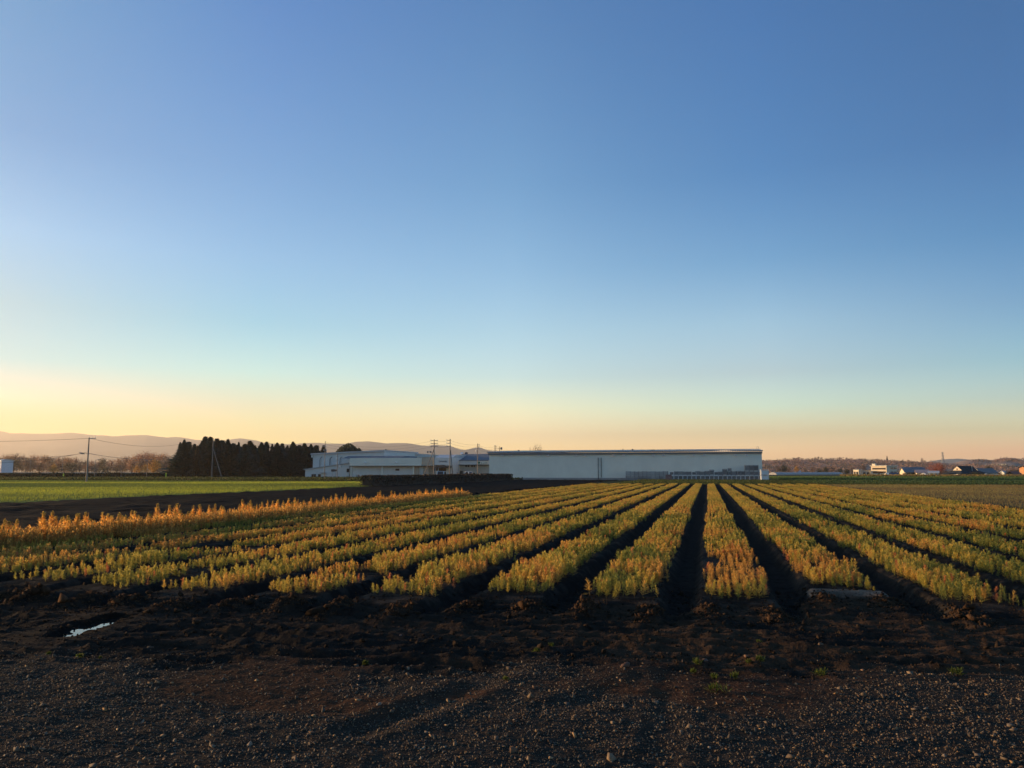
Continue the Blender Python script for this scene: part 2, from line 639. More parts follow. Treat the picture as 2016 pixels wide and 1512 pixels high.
# the rim's corners
for sx, sy in ((XW, YS), (XE, YS), (XE, YN), (XW, YN)):
    b0 = len(vs)
    vs.append((sx, sy, GZ))
    a = math.atan2(sy - cy, sx - cx) % (2 * math.pi)
    i = int(a / (2 * math.pi) * na)
    fs.append((i, (i + 1) % na, b0, b0))
fs = [f if f[2] != f[3] else (f[0], f[1], f[2], f[2]) for f in fs]
me = bpy.data.meshes.new('ground')
me.from_pydata(vs, [], [f if len(set(f)) == 4 else f[:3] for f in fs])
a_ = me.color_attributes.new('Col', 'FLOAT_COLOR', 'POINT')
va = np.array(vs)
cc = np.ones((len(vs), 4), np.float32)
cc[:, :3] = (.055, .06, .03)
a_.data.foreach_set('color', cc.ravel())
tag(link('ground', me, LAND), kind='structure')


def sheet(name, x0, x1, y0, y1, step, z, c, amp=.04, fr=.25, edge=None, cvar=.35):
    gx = np.arange(x0, x1 + step, step)
    gy = np.arange(y0, y1 + step, step)

    def zf(x, y):
        return z + amp * (fbm(x * fr, y * fr, 91, 3) - .2) + .03 * amp / .04 * (noise(x * 2.2, y * 2.2, 92) - .5)

    def cf(x, y):
        k = 1 + cvar * (fbm(x * .2, y * .2, 93, 3) - .5) * 2
        return np.asarray(c)[None, :] * k[:, None]
    V, q, C = grid_mesh(gx, gy, zf, cf)
    o = link(name, np_mesh(name, V, q, C, True), SOIL)
    return tag(o, kind='structure')


sheet('bare_soil_ground', -36, -16.9, 5, 150, .4, .0, (.0085, .0085, .008), .16, .8)
sheet('wheat_field_ground', -175, -36.2, 18, 112, 1.2, .0, (.10, .15, .035), .06, .08)
sheet('verge_ground', -230, -36.2, 112.4, 172, 1.5, .005, (.02, .028, .014), .05, .1)
sheet('grass_strip_ground', -36, 14, 104.2, 151, .6, .0, (.035, .045, .02), .05, .3)
sheet('stubble_field_ground', 13.9, 110, 8, 104, .7, .0, (.11, .085, .045), .06, .2)
sheet('green_strip_ground', 14.2, 190, 104.3, 236, 1.2, .0, (.035, .06, .025), .06, .12)

# ------------------------------------------------------------------ blades: seedlings, grass
UP = np.array([0, 0, 1.0])


def blades(base, h, rad, colr, B, wid, seed, up=.55, tip=None, low=.12, taper=.55, wmul=None):
    """B narrow leaves round each of N upright stems -> tris and colours"""
    g = np.random.default_rng(seed)
    N = len(base)
    t = low + (1 - low) * g.random((N, B)) ** .8
    a = g.random((N, B)) * 2 * math.pi
    el = up + g.normal(0, .35, (N, B)) + .5 * t
    ln = rad[:, None] * (1.15 - taper * t) * (.7 + .6 * g.random((N, B)))
    d = np.stack([np.cos(a) * np.cos(el), np.sin(a) * np.cos(el), np.sin(el)], -1)
    p0 = base[:, None, :] + t[..., None] * h[:, None, None] * UP + d * (.1 * ln)[..., None]
    p1 = p0 + d * ln[..., None]
    sd = np.stack([-np.sin(a + g.normal(0, .6, a.shape)), np.cos(a), g.normal(0, .5, a.shape)], -1)
    sd /= np.linalg.norm(sd, axis=-1, keepdims=True)
    w = wid if wmul is None else wid * wmul[:, None, None]
    pm = p0 + d * (ln * .45)[..., None]
    tri = np.stack([p0, pm + sd * w, p1, pm - sd * w], 2)          # N,B,4,3
    c = np.broadcast_to(colr[:, None, None, :], tri.shape).copy()
    br = (.75 + .5 * g.random((N, B)))[..., None, None]
    c *= br
    if tip is not None:
        k = sstep(.72, 1.0, t)[..., None, None]
        c = c * (1 - k) + tip * k * br
    # stems
    lx = g.normal(0, .03, (N, 2)) * h[:, None]
    top = base + np.concatenate([lx, h[:, None]], 1)
    sw = (wid * .5)
    aa = g.random(N) * math.pi
    s2 = np.stack([np.cos(aa), np.sin(aa), aa * 0], -1) * sw
    st = np.stack([base - s2, base + s2, top + s2 * .5, top - s2 * .5], 1)[:, None]
    sc_ = np.broadcast_to((colr * .55)[:, None, None, :], st.shape)
    tri = np.concatenate([tri, st], 1)
    c = np.concatenate([c, sc_], 1)
    V = tri.reshape(-1, 3)
    F = np.arange(len(V)).reshape(-1, 4)
    return V, F, c.reshape(-1, 3)


GREEN, GOLD, ORANGE, RED = (np.array(q) for q in ((.21, .225, .055), (.56, .44, .09), (.60, .34, .09), (.60, .24, .09)))


def plant_colour(x, y, g):
    n1 = fbm(x * .5 + 3, y * .28, 101, 3)
    n2 = noise(x * 2.4, y * 1.6, 102)
    far = sstep(14, 50, y)
    k = np.clip((n1 - .5) * (2.8 - 1.9 * far) + (n2 - .5) * (1.0 - .6 * far) + .52 + g.normal(0, .2, len(x)) - .04 * far, 0, 1)
    c = np.where(k[:, None] < .5, GREEN + (GOLD - GREEN) * (k * 2)[:, None], GOLD + (ORANGE - GOLD) * (k * 2 - 1)[:, None])
    k = np.clip(k + .24 * (1 - sstep(11.5, 17, y)) * (1 - sstep(-4, -1.5, x)), 0, 1)
    c = np.where(k[:, None] < .5, GREEN + (GOLD - GREEN) * (k * 2)[:, None], GOLD + (ORANGE - GOLD) * (k * 2 - 1)[:, None])
    r = g.random(len(x)) < .018 * (1 + 1.2 * (y < 20))
    c = np.where(r[:, None], RED, c)
    k = np.where(r, 1.5, k)
    return c, k


# scatter
PX, PY, PJ = [], [], []
for j in BEDS:
    xc = X0 + j * PITCH
    for (ya, yb, dens) in ((BED_Y0[j], 22, 105), (22, 50, 80), (50, FIELD_END, 55)):
        m_ = int((yb - ya) * .92 * dens)
        x = xc + rng.uniform(-.46, .46, m_)
        y = rng.uniform(ya, yb, m_)
        # sown in lines along the bed
        ln_ = np.round((x - xc) / .115) * .115
        x = xc + ln_ + rng.normal(0, .022, m_)
        edge = noise(y * 1.3, np.full(m_, j * 7.7), 111) * .10
        keep = np.abs(x - xc) < .50 - edge - .07 * (y > 30)
        gap = fbm(x * 1.1 + 40, y * .8, 121, 3)
        thin = .25 + .05 * (y < 12.0) * (j < -5) + .03 * (y < 17) * (j < -5) + .05 * (y < 12.0)
        keep &= gap > thin + .05 * rng.random(m_)
        keep &= x > -14.95 - .031 * (y - 14) + .5
        keep &= y > ya + noise(x * 2.5, np.full(m_, j * 1.7), 112) * .36 - .1
        PX.append(x[keep])
        PY.append(y[keep])
        PJ.append(np.full(keep.sum(), j))
PX, PY, PJ = map(np.concatenate, (PX, PY, PJ))
PZ = height(PX, PY)
ht = .075 + .12 * fbm(PX * .9, PY * .5, 131, 3) + rng.normal(0, .026, len(PX))
ht = np.clip(ht * (1 + .15 * (PY < 14)) * np.where(PJ < -3, .82, 1), .055, .28)
pc, pk = plant_colour(PX, PY, rng)
P = np.stack([PX, PY, PZ - .01], -1)
dist = P @ FW
lat = P @ RT
inside = (np.abs(lat / np.maximum(dist, .1)) < .665)
order = np.argsort(np.where(inside, dist - ht * 8, 1e6))[:300]
single = np.zeros(len(PX), bool)
single[order] = True
parts = []
for (lo, hi, B, wd) in ((0, 15, 66, .0043), (15, 24, 42, .0068), (24, 46, 20, .0135), (46, 200, 11, .026)):
    m_ = (dist >= lo) & (dist < hi) & ~single & (lat > -.78 * dist - 2) & (lat < .78 * dist + 2)
    if m_.any():
        rad = np.clip(ht[m_] * .36, .032, .08) * (1 if hi < 30 else 1.1)
        parts.append(blades(P[m_], ht[m_], rad, pc[m_], B, wd, int(lo) + 5))
# low weeds under the tall row
m_ = 16000
wy = 9 + 41 * rng.random(m_) ** 1.3
wx = -14.8 - .031 * (wy - 14) + rng.normal(0, .32, m_)
wz = height(wx, wy)
parts.append(blades(np.stack([wx, wy, wz - .01], -1), rng.uniform(.08, .44, m_), np.full(m_, .09), np.tile(ORANGE * 1.15, (m_, 1)) * rng.uniform(.6, 1.1, (m_, 1)), 9, .014, 77))


def joined(name, parts, mat):
    off, vv, ff, cl = 0, [], [], []
    for V, F, Cc in parts:
        vv.append(V)
        ff.append(F + off)
        cl.append(Cc)
        off += len(V)
    return link(name, np_mesh(name, np.concatenate(vv), np.concatenate(ff), np.concatenate(cl)), mat)


o = joined('crop_vegetation', parts, LEAF)
tag(o, 'dense green and golden nursery plants filling the long beds toward the white shed', 'crop plants', kind='stuff')

# the 300 that show largest: one object each
ORD = ['zeroth', 'first', 'second', 'third', 'fourth', 'fifth', 'sixth', 'seventh', 'eighth', 'ninth', 'tenth', 'eleventh', 'twelfth', 'thirteenth', 'fourteenth',
       'fifteenth', 'sixteenth', 'seventeenth', 'eighteenth', 'nineteenth', 'twentieth', 'twenty-first', 'twenty-second', 'twenty-third', 'twenty-fourth', 'twenty-fifth', 'twenty-sixth', 'twenty-seventh', 'twenty-eighth']
KC = [('green', GREEN, .12), ('yellow-green', GREEN * .5 + GOLD * .5, .35), ('golden', GOLD, .55), ('orange', ORANGE * .7 + GOLD * .3, .85), ('rusty red', RED, 1.5)]
var_mesh = {}
for ci, (cn, cv, kk) in enumerate(KC):
    for s in range(6):
        V_, F_, C_ = blades(np.zeros((1, 3)), np.array([.25]), np.array([.062]), cv[None], 74, .0043, 900 + ci * 10 + s)
        var_mesh[ci, s] = np_mesh('seedling', V_, F_, C_)
for i in order:
    ci = int(np.argmin([abs(pk[i] - k[2]) for k in KC]))
    o = link('seedling', var_mesh[ci, random.randrange(6)], LEAF, None, tuple(P[i]))
    s = ht[i] / .25
    w_ = random.uniform(.95, 1.5)
    o.scale = (s * w_, s * w_, s)
    o.rotation_euler = (random.gauss(0, .13), random.gauss(0, .13), random.uniform(0, 6.28))
    j = int(PJ[i])
    bed = f'{ORD[j + 1]} bed right of the central furrow' if j >= 0 else f'{ORD[-j]} bed left of the central furrow'
    tag(o, f'{KC[ci][0]} seedling at the near end of the {bed}', 'seedling', 'seedlings at the near ends of the beds')

# tall orange row
tall_mesh = []
for s in range(8):
    g = np.random.default_rng(300 + s)
    h_ = .78
    cv = (ORANGE * (1.0 + .35 * g.random()) + GOLD * .25 * g.random())
    V_, F_, C_ = blades(np.zeros((1, 3)), np.array([h_]), np.array([.185]), cv[None], 250, .0105, 310 + s, up=.55, tip=np.array([.36, .28, .08]), low=.02, taper=.93)
    tall_mesh.append(np_mesh('sapling', V_, F_, C_))
TALLW = ['short', 'middling', 'tall']
cnt = 0
for k in range(296):
    y = 12.6 + 36.4 * ((k + .5) / 296) ** 1.45 + random.gauss(0, .12)
    x = -14.95 - .031 * (y - 14) + random.choice((-.3, -.1, .1, .3)) + random.gauss(0, .06)
    s = min(.98, max(.45, random.gauss(.70, .13)))
    o = link('sapling', tall_mesh[random.randrange(8)], GLOW, None, (x, y, float(height(np.array([x]), np.array([y]))[0]) - .01))
    o.scale = (s * random.uniform(1.05, 1.6), s * random.uniform(1.05, 1.6), s)
    o.rotation_euler = (random.gauss(0, .08), random.gauss(0, .08), random.uniform(0, 6.28))
    w = 'spiky, taller' if s > .8 else 'shorter' if s < .58 else 'middling'
    part_ = 'near end' if y < 20 else 'middle' if y < 34 else 'far end'
    tag(o, f'{w} orange sapling at the {part_} of the tall row by the bare soil', 'sapling', 'tall orange saplings in one row')


# grasses
def scatter_poly(n_, x0, x1, y0, y1):
    return rng.uniform(x0, x1, n_), rng.uniform(y0, y1, n_)


def in_view(x, y, m=.74):
    d = x * FW[0] + y * FW[1]
    l = x * RT[0] + y * RT[1]
    return (np.abs(l) < m * d + 3) & (d > 3)


def grass(name, label, x0, x1, y0, y1, n_, h, wid, cols, seed, edge=None, B=3, mixf=None):
    x, y = scatter_poly(n_, x0, x1, y0, y1)
    k = in_view(x, y)
    # thin out with distance: fewer, larger clumps far away
    d = x * FW[0] + y * FW[1]
    x, y, d = x[k], y[k], d[k]
    g = np.random.default_rng(seed)
    f = mixf(x, y, d) if mixf else fbm(x * .15, y * .15, seed, 3)
    f = np.clip(f + g.normal(0, .12, len(x)), 0, 1)[:, None]
    c = np.asarray(cols[0]) * (1 - f) + np.asarray(cols[1]) * f
    z = np.full(len(x), .0) + .03
    hh = h * g.uniform(.6, 1.3, len(x)) * (.85 + .3 * f[:, 0])
    o = joined(name, [blades(np.stack([x, y, z], -1), hh, hh * .8, c, B, wid, seed, up=1.0, low=0., wmul=np.clip(d / 70, .5, 2))], LEAF)
    return tag(o, label, 'grass', kind='stuff')


def lit_bands(x, y, d):  # sunlit crests and duller bands put into the blade colour by distance
    f = np.interp(d + 5 * (noise(x * .12, y * .12, 202) - .5) + 3 * (noise(x * .5, y * .5, 204) - .5), [36, 42, 45, 49, 52, 56, 63, 67, 70, 76, 80, 100, 104, 110, 114, 125, 140],
                  [.2, .35, .85, .8, .35, .85, 1, .45, .3, .4, .0, .0, .8, .85, .3, .1, .1])
    f = f + .35 * sstep(-85, -50, x) * (d > 60)
    return np.clip(f + .5 * (fbm(x * .06, y * .2, 203, 3) - .5), 0, 1)


grass('wheat_grass', 'bright sunlit green crop striping the field beyond the bare soil', -150, -36, 20, 114, 190000, .11, .016, ((.06, .115, .04), (.34, .39, .055)), 211, mixf=lit_bands, B=4)
grass('verge_grass', 'dark green rough grass between the wheat field and the guard rail', -190, -36, 112, 171, 16000, .3, .09, ((.03, .045, .02), (.06, .075, .025)), 212)
grass('headland_grass', 'low green grass between the bed ends and the crates', -12, 30, 100.5, 150, 15000, .14, .05, ((.04, .065, .025), (.10, .12, .035)), 213)
grass('stubble_grass', 'olive brown stubble in the field beyond the last bed', 13.6, 85, 18, 104, 150000, .09, .014, ((.24, .17, .08), (.34, .29, .10)), 214)
grass('strip_grass', 'deep green grass strip before the houses', 14, 165, 105, 236, 42000, .2, .1, ((.05, .095, .04), (.13, .19, .05)), 215,
      mixf=lambda x, y, d: np.where(d > 190, .85, np.where(d > 150, .3, .15)))  # nearer blades coloured darker for the shadow lying across the strip
grass('dry_grass', 'dry yellow grass along the far edge of the green strip', 40, 200, 236, 262, 9000, .45, .16, ((.2, .15, .06), (.32, .24, .08)), 216)

# ------------------------------------------------------------------ gravel, clods, stones, weeds, puddle
def rocks(x, y, z, size, colr, seed, flat=.6):
    g = np.random.default_rng(seed)
    N = len(x)
    cube = np.array([(-1, -1, -1), (1, -1, -1), (1, 1, -1), (-1, 1, -1), (-1, -1, 1), (1, -1, 1), (1, 1, 1), (-1, 1, 1)], float)
    v = cube[None] * (.15 + .75 * g.random((N, 8, 3)))
    v *= (size[:, None] * np.stack([g.uniform(.6, 1.3, N), g.uniform(.6, 1.1, N), g.uniform(.4, .9, N) * flat], -1))[:, None]
    # random turn
    q = g.normal(0, 1, (N, 4))
    q[:, 1:3] *= .45
    q /= np.linalg.norm(q, axis=1, keepdims=True)
    w, i, j, k = q.T
    Rm = np.stack([1 - 2 * (j * j + k * k), 2 * (i * j - k * w), 2 * (i * k + j * w), 2 * (i * j + k * w), 1 - 2 * (i * i + k * k), 2 * (j * k - i * w),
                   2 * (i * k - j * w), 2 * (j * k + i * w), 1 - 2 * (i * i + j * j)], -1).reshape(N, 3, 3)
    v = np.einsum('nab,nvb->nva', Rm, v)
    v += np.stack([x, y, z + size * .25 * flat], -1)[:, None]
    f = np.array([(0, 3, 2, 1), (4, 5, 6, 7), (0, 1, 5, 4), (1, 2, 6, 5), (2, 3, 7, 6), (3, 0, 4, 7)])
    F = (np.arange(N)[:, None, None] * 8 + f[None]).reshape(-1, 4)
    c = np.repeat(colr * g.uniform(.7, 1.3, (N, 1)), 8, 0)
    return v.reshape(-1, 3), F, c


n_ = 230000
gx, gy = rng.uniform(-8.5, 6.5, n_), rng.uniform(2.6, 9.2, n_)
k = (gy < gravel_edge(gx) + .30 * rng.normal(0, 1, n_)) & (np.abs(gx * RT[0] + gy * RT[1]) < .75 * (gx * FW[0] + gy * FW[1]) + 1.2)
patch = fbm(gx * .55 + 7, gy * 1.1, 75, 3)
k &= rng.random(n_) > .75 * sstep(.56, .70, patch)
gx, gy = gx[k], gy[k]
gpal = np.array([1.42, 1.28, 1.12])
gs = np.clip(np.exp(rng.normal(-5.15, .5, len(gx))), .0025, .03)
gs = np.where(rng.random(len(gs)) < .012, gs * 2.0, gs)
pal = np.array([(.068, .058, .046), (.046, .040, .034), (.10, .08, .056), (.18, .125, .07), (.075, .050, .033), (.12, .105, .088)])
gc = gpal * pal[rng.choice(6, len(gx), p=(.34, .28, .16, .06, .12, .04))]
o = joined('gravel', [rocks(gx, gy, height(gx, gy), gs, gc, 5)], STONE)
tag(o, 'dark crushed gravel covering the yard', 'gravel', kind='stuff')

cx_, cy_, cs_ = [], [], []
n_ = 260000
x, y = rng.uniform(-13, 6.5, n_), rng.uniform(5.5, 12.5, n_)
bed, fld, y0 = masks(x, y)
jf = np.round((x - X0 - PITCH / 2) / PITCH)
fxd = np.abs(x - (X0 + PITCH / 2 + jf * PITCH))
mouth = np.exp(-((fxd - .34) / .18) ** 2) * np.exp(-((y - y0 + .75) / .45) ** 2)
pr = np.clip(.14 * (1 - fld) * (.3 + 1.4 * fbm(x * .9, y * 1.8, 78, 2)) + .8 * mouth + .12 * fld * (1 - bed) + .05 * fld, 0, 1) * (y > gravel_edge(x))
k = rng.random(n_) < pr
x, y, mo = x[k], y[k], mouth[k]
s = np.exp(rng.normal(-4.75, .55, len(x))) * (1 + 1.0 * mo)
cl = np.where((mo > .3)[:, None], (.05, .03, .018), (.028, .02, .014))
o = joined('clod_rubble', [rocks(x, y, height(x, y), s, cl, 6, .9)], SOIL)
tag(o, 'crumbled dark clods of soil along the headland and furrow mouths', 'soil clods', kind='stuff')

STONES = [  # u, v, width px, label, colour
    (1231, 1313.6, 24, 'reddish brown oblong stone lying at the gravel edge, largest of the loose stones', (.16, .09, .06)),
    (1085.6, 1414.6, 12, 'small upright brown stone in the middle of the gravel', (.14, .10, .07)),
    (1425.5, 1383.6, 9, 'round tan stone beside the tyre rut', (.2, .14, .09)),
    (1469, 1295.5, 12, 'pale orange wedge stone on the brown headland soil', (.26, .15, .09)),
    (1387, 1294, 18, 'thin flat pinkish stone on the soil above the weed tuft', (.2, .13, .1)),
    (1074, 1325, 8, 'small bright orange-lit stone near the upper gravel edge', (.26, .16, .09)),
    (1304, 1478, 9, 'tan pebble in the near gravel below the tyre rut', (.24, .18, .1)),
    (789, 1251, 9, 'pinkish stone lying alone on the black soil of the headland', (.24, .15, .12)),
    (707, 1336, 8, 'pink pebble in the dark gravel beside the diagonal rut', (.22, .14, .12)),
    (746, 1392, 14, 'long pale splinter of stone in the gravel by the diagonal rut', (.26, .22, .18)),
    (513, 1326, 10, 'brown stone at the gravel edge below the bare soil', (.16, .11, .07)),
    (295, 1278, 14, 'dull brown lump of stone near the puddle', (.10, .075, .055)),
    (1732, 1428, 10, 'reddish stone among the gravel under the bare bed end', (.2, .11, .08)),
    (1961, 1460, 12, 'large tan stone in the gravel corner below the last bed', (.24, .17, .1)),
    (1616, 1271, 14, 'flat ochre stone on the ridged brown soil', (.2, .13, .08)),
    (1726, 1489, 10, 'leaning tan stone at the near edge of the gravel', (.24, .16, .09))]
for i, (u, v, w, lab, c) in enumerate(STONES):
    g0 = ground_at(u, v)
    sz = w / FPX * float(g0 @ FW) * .42
    gg = np.random.default_rng(500 + i)
    th = gg.uniform(0, 2 * math.pi)
    bm = MB()
    nseg, nring = 9, 5
    pts = []
    for a in range(nring + 1):
        for b_ in range(nseg):
            lat_, lon = math.pi * a / nring - math.pi / 2, 2 * math.pi * b_ / nseg
            rr_ = 1 + gg.normal(0, .09)
            pts.append((sz * rr_ * math.cos(lat_) * math.cos(lon), .7 * sz * rr_ * math.cos(lat_) * math.sin(lon), .55 * sz * rr_ * math.sin(lat_)))
    fc = [(a * nseg + b_, a * nseg + (b_ + 1) % nseg, (a + 1) * nseg + (b_ + 1) % nseg, (a + 1) * nseg + b_) for a in range(nring) for b_ in range(nseg)]
    me = np_mesh('stone', pts, fc, np.tile(np.array(c) * .6, (len(pts), 1)))
    z = float(height(np.array([g0[0]]), np.array([g0[1]]))[0])
    o = link('stone', me, STONE, None, (g0[0], g0[1], z + .3 * sz))
    o.rotation_euler = (gg.normal(0, .2), gg.normal(0, .2), th if w < 14 else .3 + PHI)
    tag(o, lab, 'stone', 'loose stones on the ground')

WEEDS = [(1057, 1281, 14, 'bright green weed tuft on the black soil, larger of the pair'), (1086, 1273, 10, 'smaller bright green weed tuft just behind its larger neighbour'),
         (1372, 1307, 18, 'largest olive weed tuft at the top of the tyre rut'), (1367, 1323, 14, 'low olive weed on the gravel just below the largest tuft'),
         (1410, 1359, 30, 'long low strip of green weed in the gravel beside the rut'), (1407, 1334, 16, 'sparse green weed in gravel above the long weed strip'),
         (1444, 1334, 18, 'yellowing weed in the gravel beside an orange stone'), (1494, 1263, 13, 'yellow-green weed on brown soil below the central bed end'),
         (1474, 1310, 12, 'small dark weed at the upper gravel edge, beside a like one'), (1497, 1310, 16, 'bushy weed at the upper gravel edge under the bed'),
         (95, 1291, 9, 'tiny yellow-green weed below the puddle, first of three'), (156, 1297, 11, 'flat yellow-green weed below the puddle, middle of three'),
         (197, 1298, 8, 'tiny yellow weed below the puddle, last of three'), (720, 1302, 13, 'yellowish weed where black soil meets gravel'),
         (996, 1341, 10, 'green sprig at the end of the diagonal rut'), (1615, 1326, 20, 'wide green weed on the gravel edge under the bare bed end'),
         (1884, 1330, 20, 'pale green low weed on the gravel edge below the last bed')]
for i, (u, v, w, lab) in enumerate(WEEDS):
    g0 = ground_at(u, v)
    sz = .75 * w / FPX * float(g0 @ FW)
    gg = np.random.default_rng(600 + i)
    nn = 9
    bx = np.stack([gg.normal(0, .3, nn) * sz, gg.normal(0, .22, nn) * sz, np.zeros(nn)], -1)
    V_, F_, C_ = blades(bx, gg.uniform(.2, .55, nn) * min(sz, .08), np.full(nn, min(sz, .08) * .75), np.tile((.085, .11, .022), (nn, 1)) * gg.uniform(.7, 1.3, (nn, 1)), 9, .0045, 610 + i, up=.7, low=0.)
    z = float(height(np.array([g0[0]]), np.array([g0[1]]))[0])
    tag(link('weed', np_mesh('weed', V_, F_, C_), LEAF, None, (g0[0], g0[1], z)), lab, 'weed', 'green weeds on the bare ground')

# puddle
mid = (PUD_A + PUD_B) / 2
dv = PUD_B - PUD_A
L_, th = np.hypot(*dv), math.atan2(dv[1], dv[0])
bm = MB()
bm.poly([(mid[0] + math.cos(a) * (L_ / 2 + .35) * math.cos(th) - math.sin(a) * .42 * math.sin(th),
          mid[1] + math.cos(a) * (L_ / 2 + .35) * math.sin(th) + math.sin(a) * .42 * math.cos(th), -.034) for a in np.linspace(0, 2 * math.pi, 41)[:-1]])
tag(bm.build('puddle_water', PUD), kind='structure')
#@@NEXT
# ------------------------------------------------------------------ white storage shed with the crates before it
YS0 = 153.0
xl, _ = on_y(960, 930, YS0)
xr, _ = on_y(1501, 930, YS0)
ZT = 5.78
shed = empty('storage_shed', (xr, YS0, 0), 'long low white windowless storage shed with ribbed roof edge behind the beds', 'shed')
MB().box(xl, xr, YS0, YS0 + 19, .42, ZT - .72).build('wall', WHITE, shed)
MB().box(xl - .04, xr + .04, YS0 - .05, YS0 + 19.05, -.3, .418).build('plinth', CONC, shed)
MB().box(xl - .25, xr + .1, YS0 - .28, YS0 + 19.2, ZT - .72, ZT - .36).build('fascia', TRIM, shed)
rb = MB()
xq = xl - .3
prof = []
while xq < xr + .15:
    prof += [(xq, ZT - .34), (xq + .07, ZT - .08), (xq + .17, ZT - .08), (xq + .24, ZT - .34)]
    xq += .33
top = [(p, z + .03) for p, z in prof]
for i in range(len(prof) - 1):
    a, b_ = prof[i], prof[i + 1]
    for z0, y0_, y1_ in ((0, YS0 - .42, YS0 + 19.4),):
        rb.poly([(a[0], y0_, a[1]), (b_[0], y0_, b_[1]), (b_[0], y1_, b_[1] + .75), (a[0], y1_, a[1] + .75)])
roof = rb.build('roof', METROOF, shed)
MB().box(xl - .3, xr + .15, YS0 + 9.0, YS0 + 9.3, ZT + .3, ZT + .42).build('ridge_cap', METROOF, roof)
for u in (986.7, 1004, 1058.7, 1076.8, 1132.7, 1151.4, 1208.3, 1227.6, 1286.3, 1306.2, 1366.3, 1386.7, 1448.3, 1469.2):
    x, z = on_y(u, 896.3, YS0)
    m = MB()
    m.prism([(YS0 - .001, z - .16), (YS0 - .001, z + .2), (YS0 - .12, z + .2), (YS0 - .32, z + .05), (YS0 - .32, z - .16)], 'x', x - .21, x + .21)
    h_ = m.build('vent_hood', LAMPW, shed)
    MB().box(x - .16, x + .16, YS0 - .335, YS0 - .322, z - .02, z + .05).build('vent_slot', DARKST, h_)
for u, vb in ((1177.3, 943.5), (1183.2, 940)):
    x, zb = on_y(u, vb, YS0)
    _, zt = on_y(u, 901, YS0)
    MB().tube([(x, YS0 - .1, zb), (x, YS0 - .1, zt)], .06).build('downpipe', DARKST, shed)
for u, w, h_ in ((1224, .12, .5), (1243, .3, .45), (1283, .8, .3), (1017, .35, .4)):
    x, _ = on_y(u, 885, YS0 + 8)
    MB().box(x - w / 2, x + w / 2, YS0 + 8, YS0 + 8.4, ZT - .05, ZT + .1 + h_).build('roof_vent', TRIM, roof)
x, _ = on_y(1491, 885, YS0 + 3)
MB().tube([(x - .15, YS0 + 3, ZT - .1), (x - .15, YS0 + 3, ZT + .7), (x + .15, YS0 + 3, ZT + .7), (x + .15, YS0 + 3, ZT - .1)], .03).build('roof_hoop', STEEL, roof)
rot_about(shed, (xr, YS0), R(-1.2))

# crates
def wood_crate(mat, w=.80, d=.95, h=.86):
    m = MB()
    t = .03
    for sx in (-1, 1):
        for sy in (-1, 1):
            m.box(sx * w / 2 - .035, sx * w / 2 + .035, sy * d / 2 - .035, sy * d / 2 + .035, 0, h)
    for k in range(5):
        z0 = .1 + k * (h - .12) / 5
        m.box(-w / 2 + .036, w / 2 - .036, -d / 2 - .02, -d / 2 + .012, z0, z0 + .115)
        m.box(-w / 2 + .036, w / 2 - .036, d / 2 - .012, d / 2 + .02, z0, z0 + .115)
        m.box(-w / 2 - .02, -w / 2 + .012, -d / 2 + .036, d / 2 - .036, z0, z0 + .115)
        m.box(w / 2 - .012, w / 2 + .02, -d / 2 + .036, d / 2 - .036, z0, z0 + .115)
    m.box(-w / 2 + .04, w / 2 - .04, -d / 2 + .04, d / 2 - .04, .05, .085)
    for y in (-d / 2 + .06, 0, d / 2 - .06):
        m.box(-w / 2 + .03, w / 2 - .03, y - .045, y + .045, .0, .05)
    return m


def cage_crate(w=.80, d=.9, h=.95, bars=5):
    f, i = MB(), MB()
    for sx in (-1, 1):
        for sy in (-1, 1):
            f.box(sx * w / 2 - .05, sx * w / 2 + .05, sy * d / 2 - .05, sy * d / 2 + .05, 0, h)
    for z0, z1 in ((.08, .15), (h - .07, h)):
        f.box(-w / 2 + .05, w / 2 - .05, -d / 2 - .03, -d / 2 + .03, z0, z1)
        f.box(-w / 2 + .05, w / 2 - .05, d / 2 - .03, d / 2 + .03, z0, z1)
        for sx in (-1, 1):
            f.box(sx * w / 2 - .03, sx * w / 2 + .03, -d / 2 + .05, d / 2 - .05, z0, z1)
    for k in range(1, bars):
        x = -w / 2 + w * k / bars
        f.box(x - .012, x + .012, -d / 2 - .012, -d / 2 + .012, .15, h - .07)
    i.box(-w / 2 + .06, w / 2 - .06, -d / 2 + .05, d / 2 - .05, .12, h * .86)
    return f, i


protos = {}
YC = YS0 - 2.2


def put_crate(kind, u, z, lab, grp, yc=YC, sx=1.0, sz=1.0, turn=0.0):
    x, _ = on_y(u, 940, yc)
    if kind not in protos:
        root = empty('crate', (0, 0, 0), lab, 'crate', grp)
        if kind == 'wood':
            wood_crate(WOOD).build('slatted_box', WOOD, root)
        elif kind == 'pink':
            wood_crate(PINKW, 1.0, .9, .55).build('slatted_box', PINKW, root)
        elif kind == 'cage':
            f, i = cage_crate()
            f.build('frame', CAGE, root)
            i.build('filling', INNER, root)  # plain dark box inside the bars, giving the crate its dark interior
        elif kind == 'light':
            f, i = cage_crate(.8, .9, .74, 8)
            f.build('frame', STEEL, root)
            i.build('filling', WOOD, root)
        elif kind == 'wrap':
            f, i = cage_crate(1.25, 1.0, 1.0, 4)
            f.build('frame', WRAP, root)
            i.build('filling', CAGE, root)
        protos[kind] = root
        r = root
    else:
        p_ = protos[kind]
        r = p_.copy()
        col.objects.link(r)
        for c in p_.children:
            k_ = c.copy()
            col.objects.link(k_)
            k_.parent = r
        tag(r, lab, 'crate', grp)
    r.location = (x, yc, z)
    r.scale = (sx, 1, sz)
    r.rotation_euler.z = turn
    return r


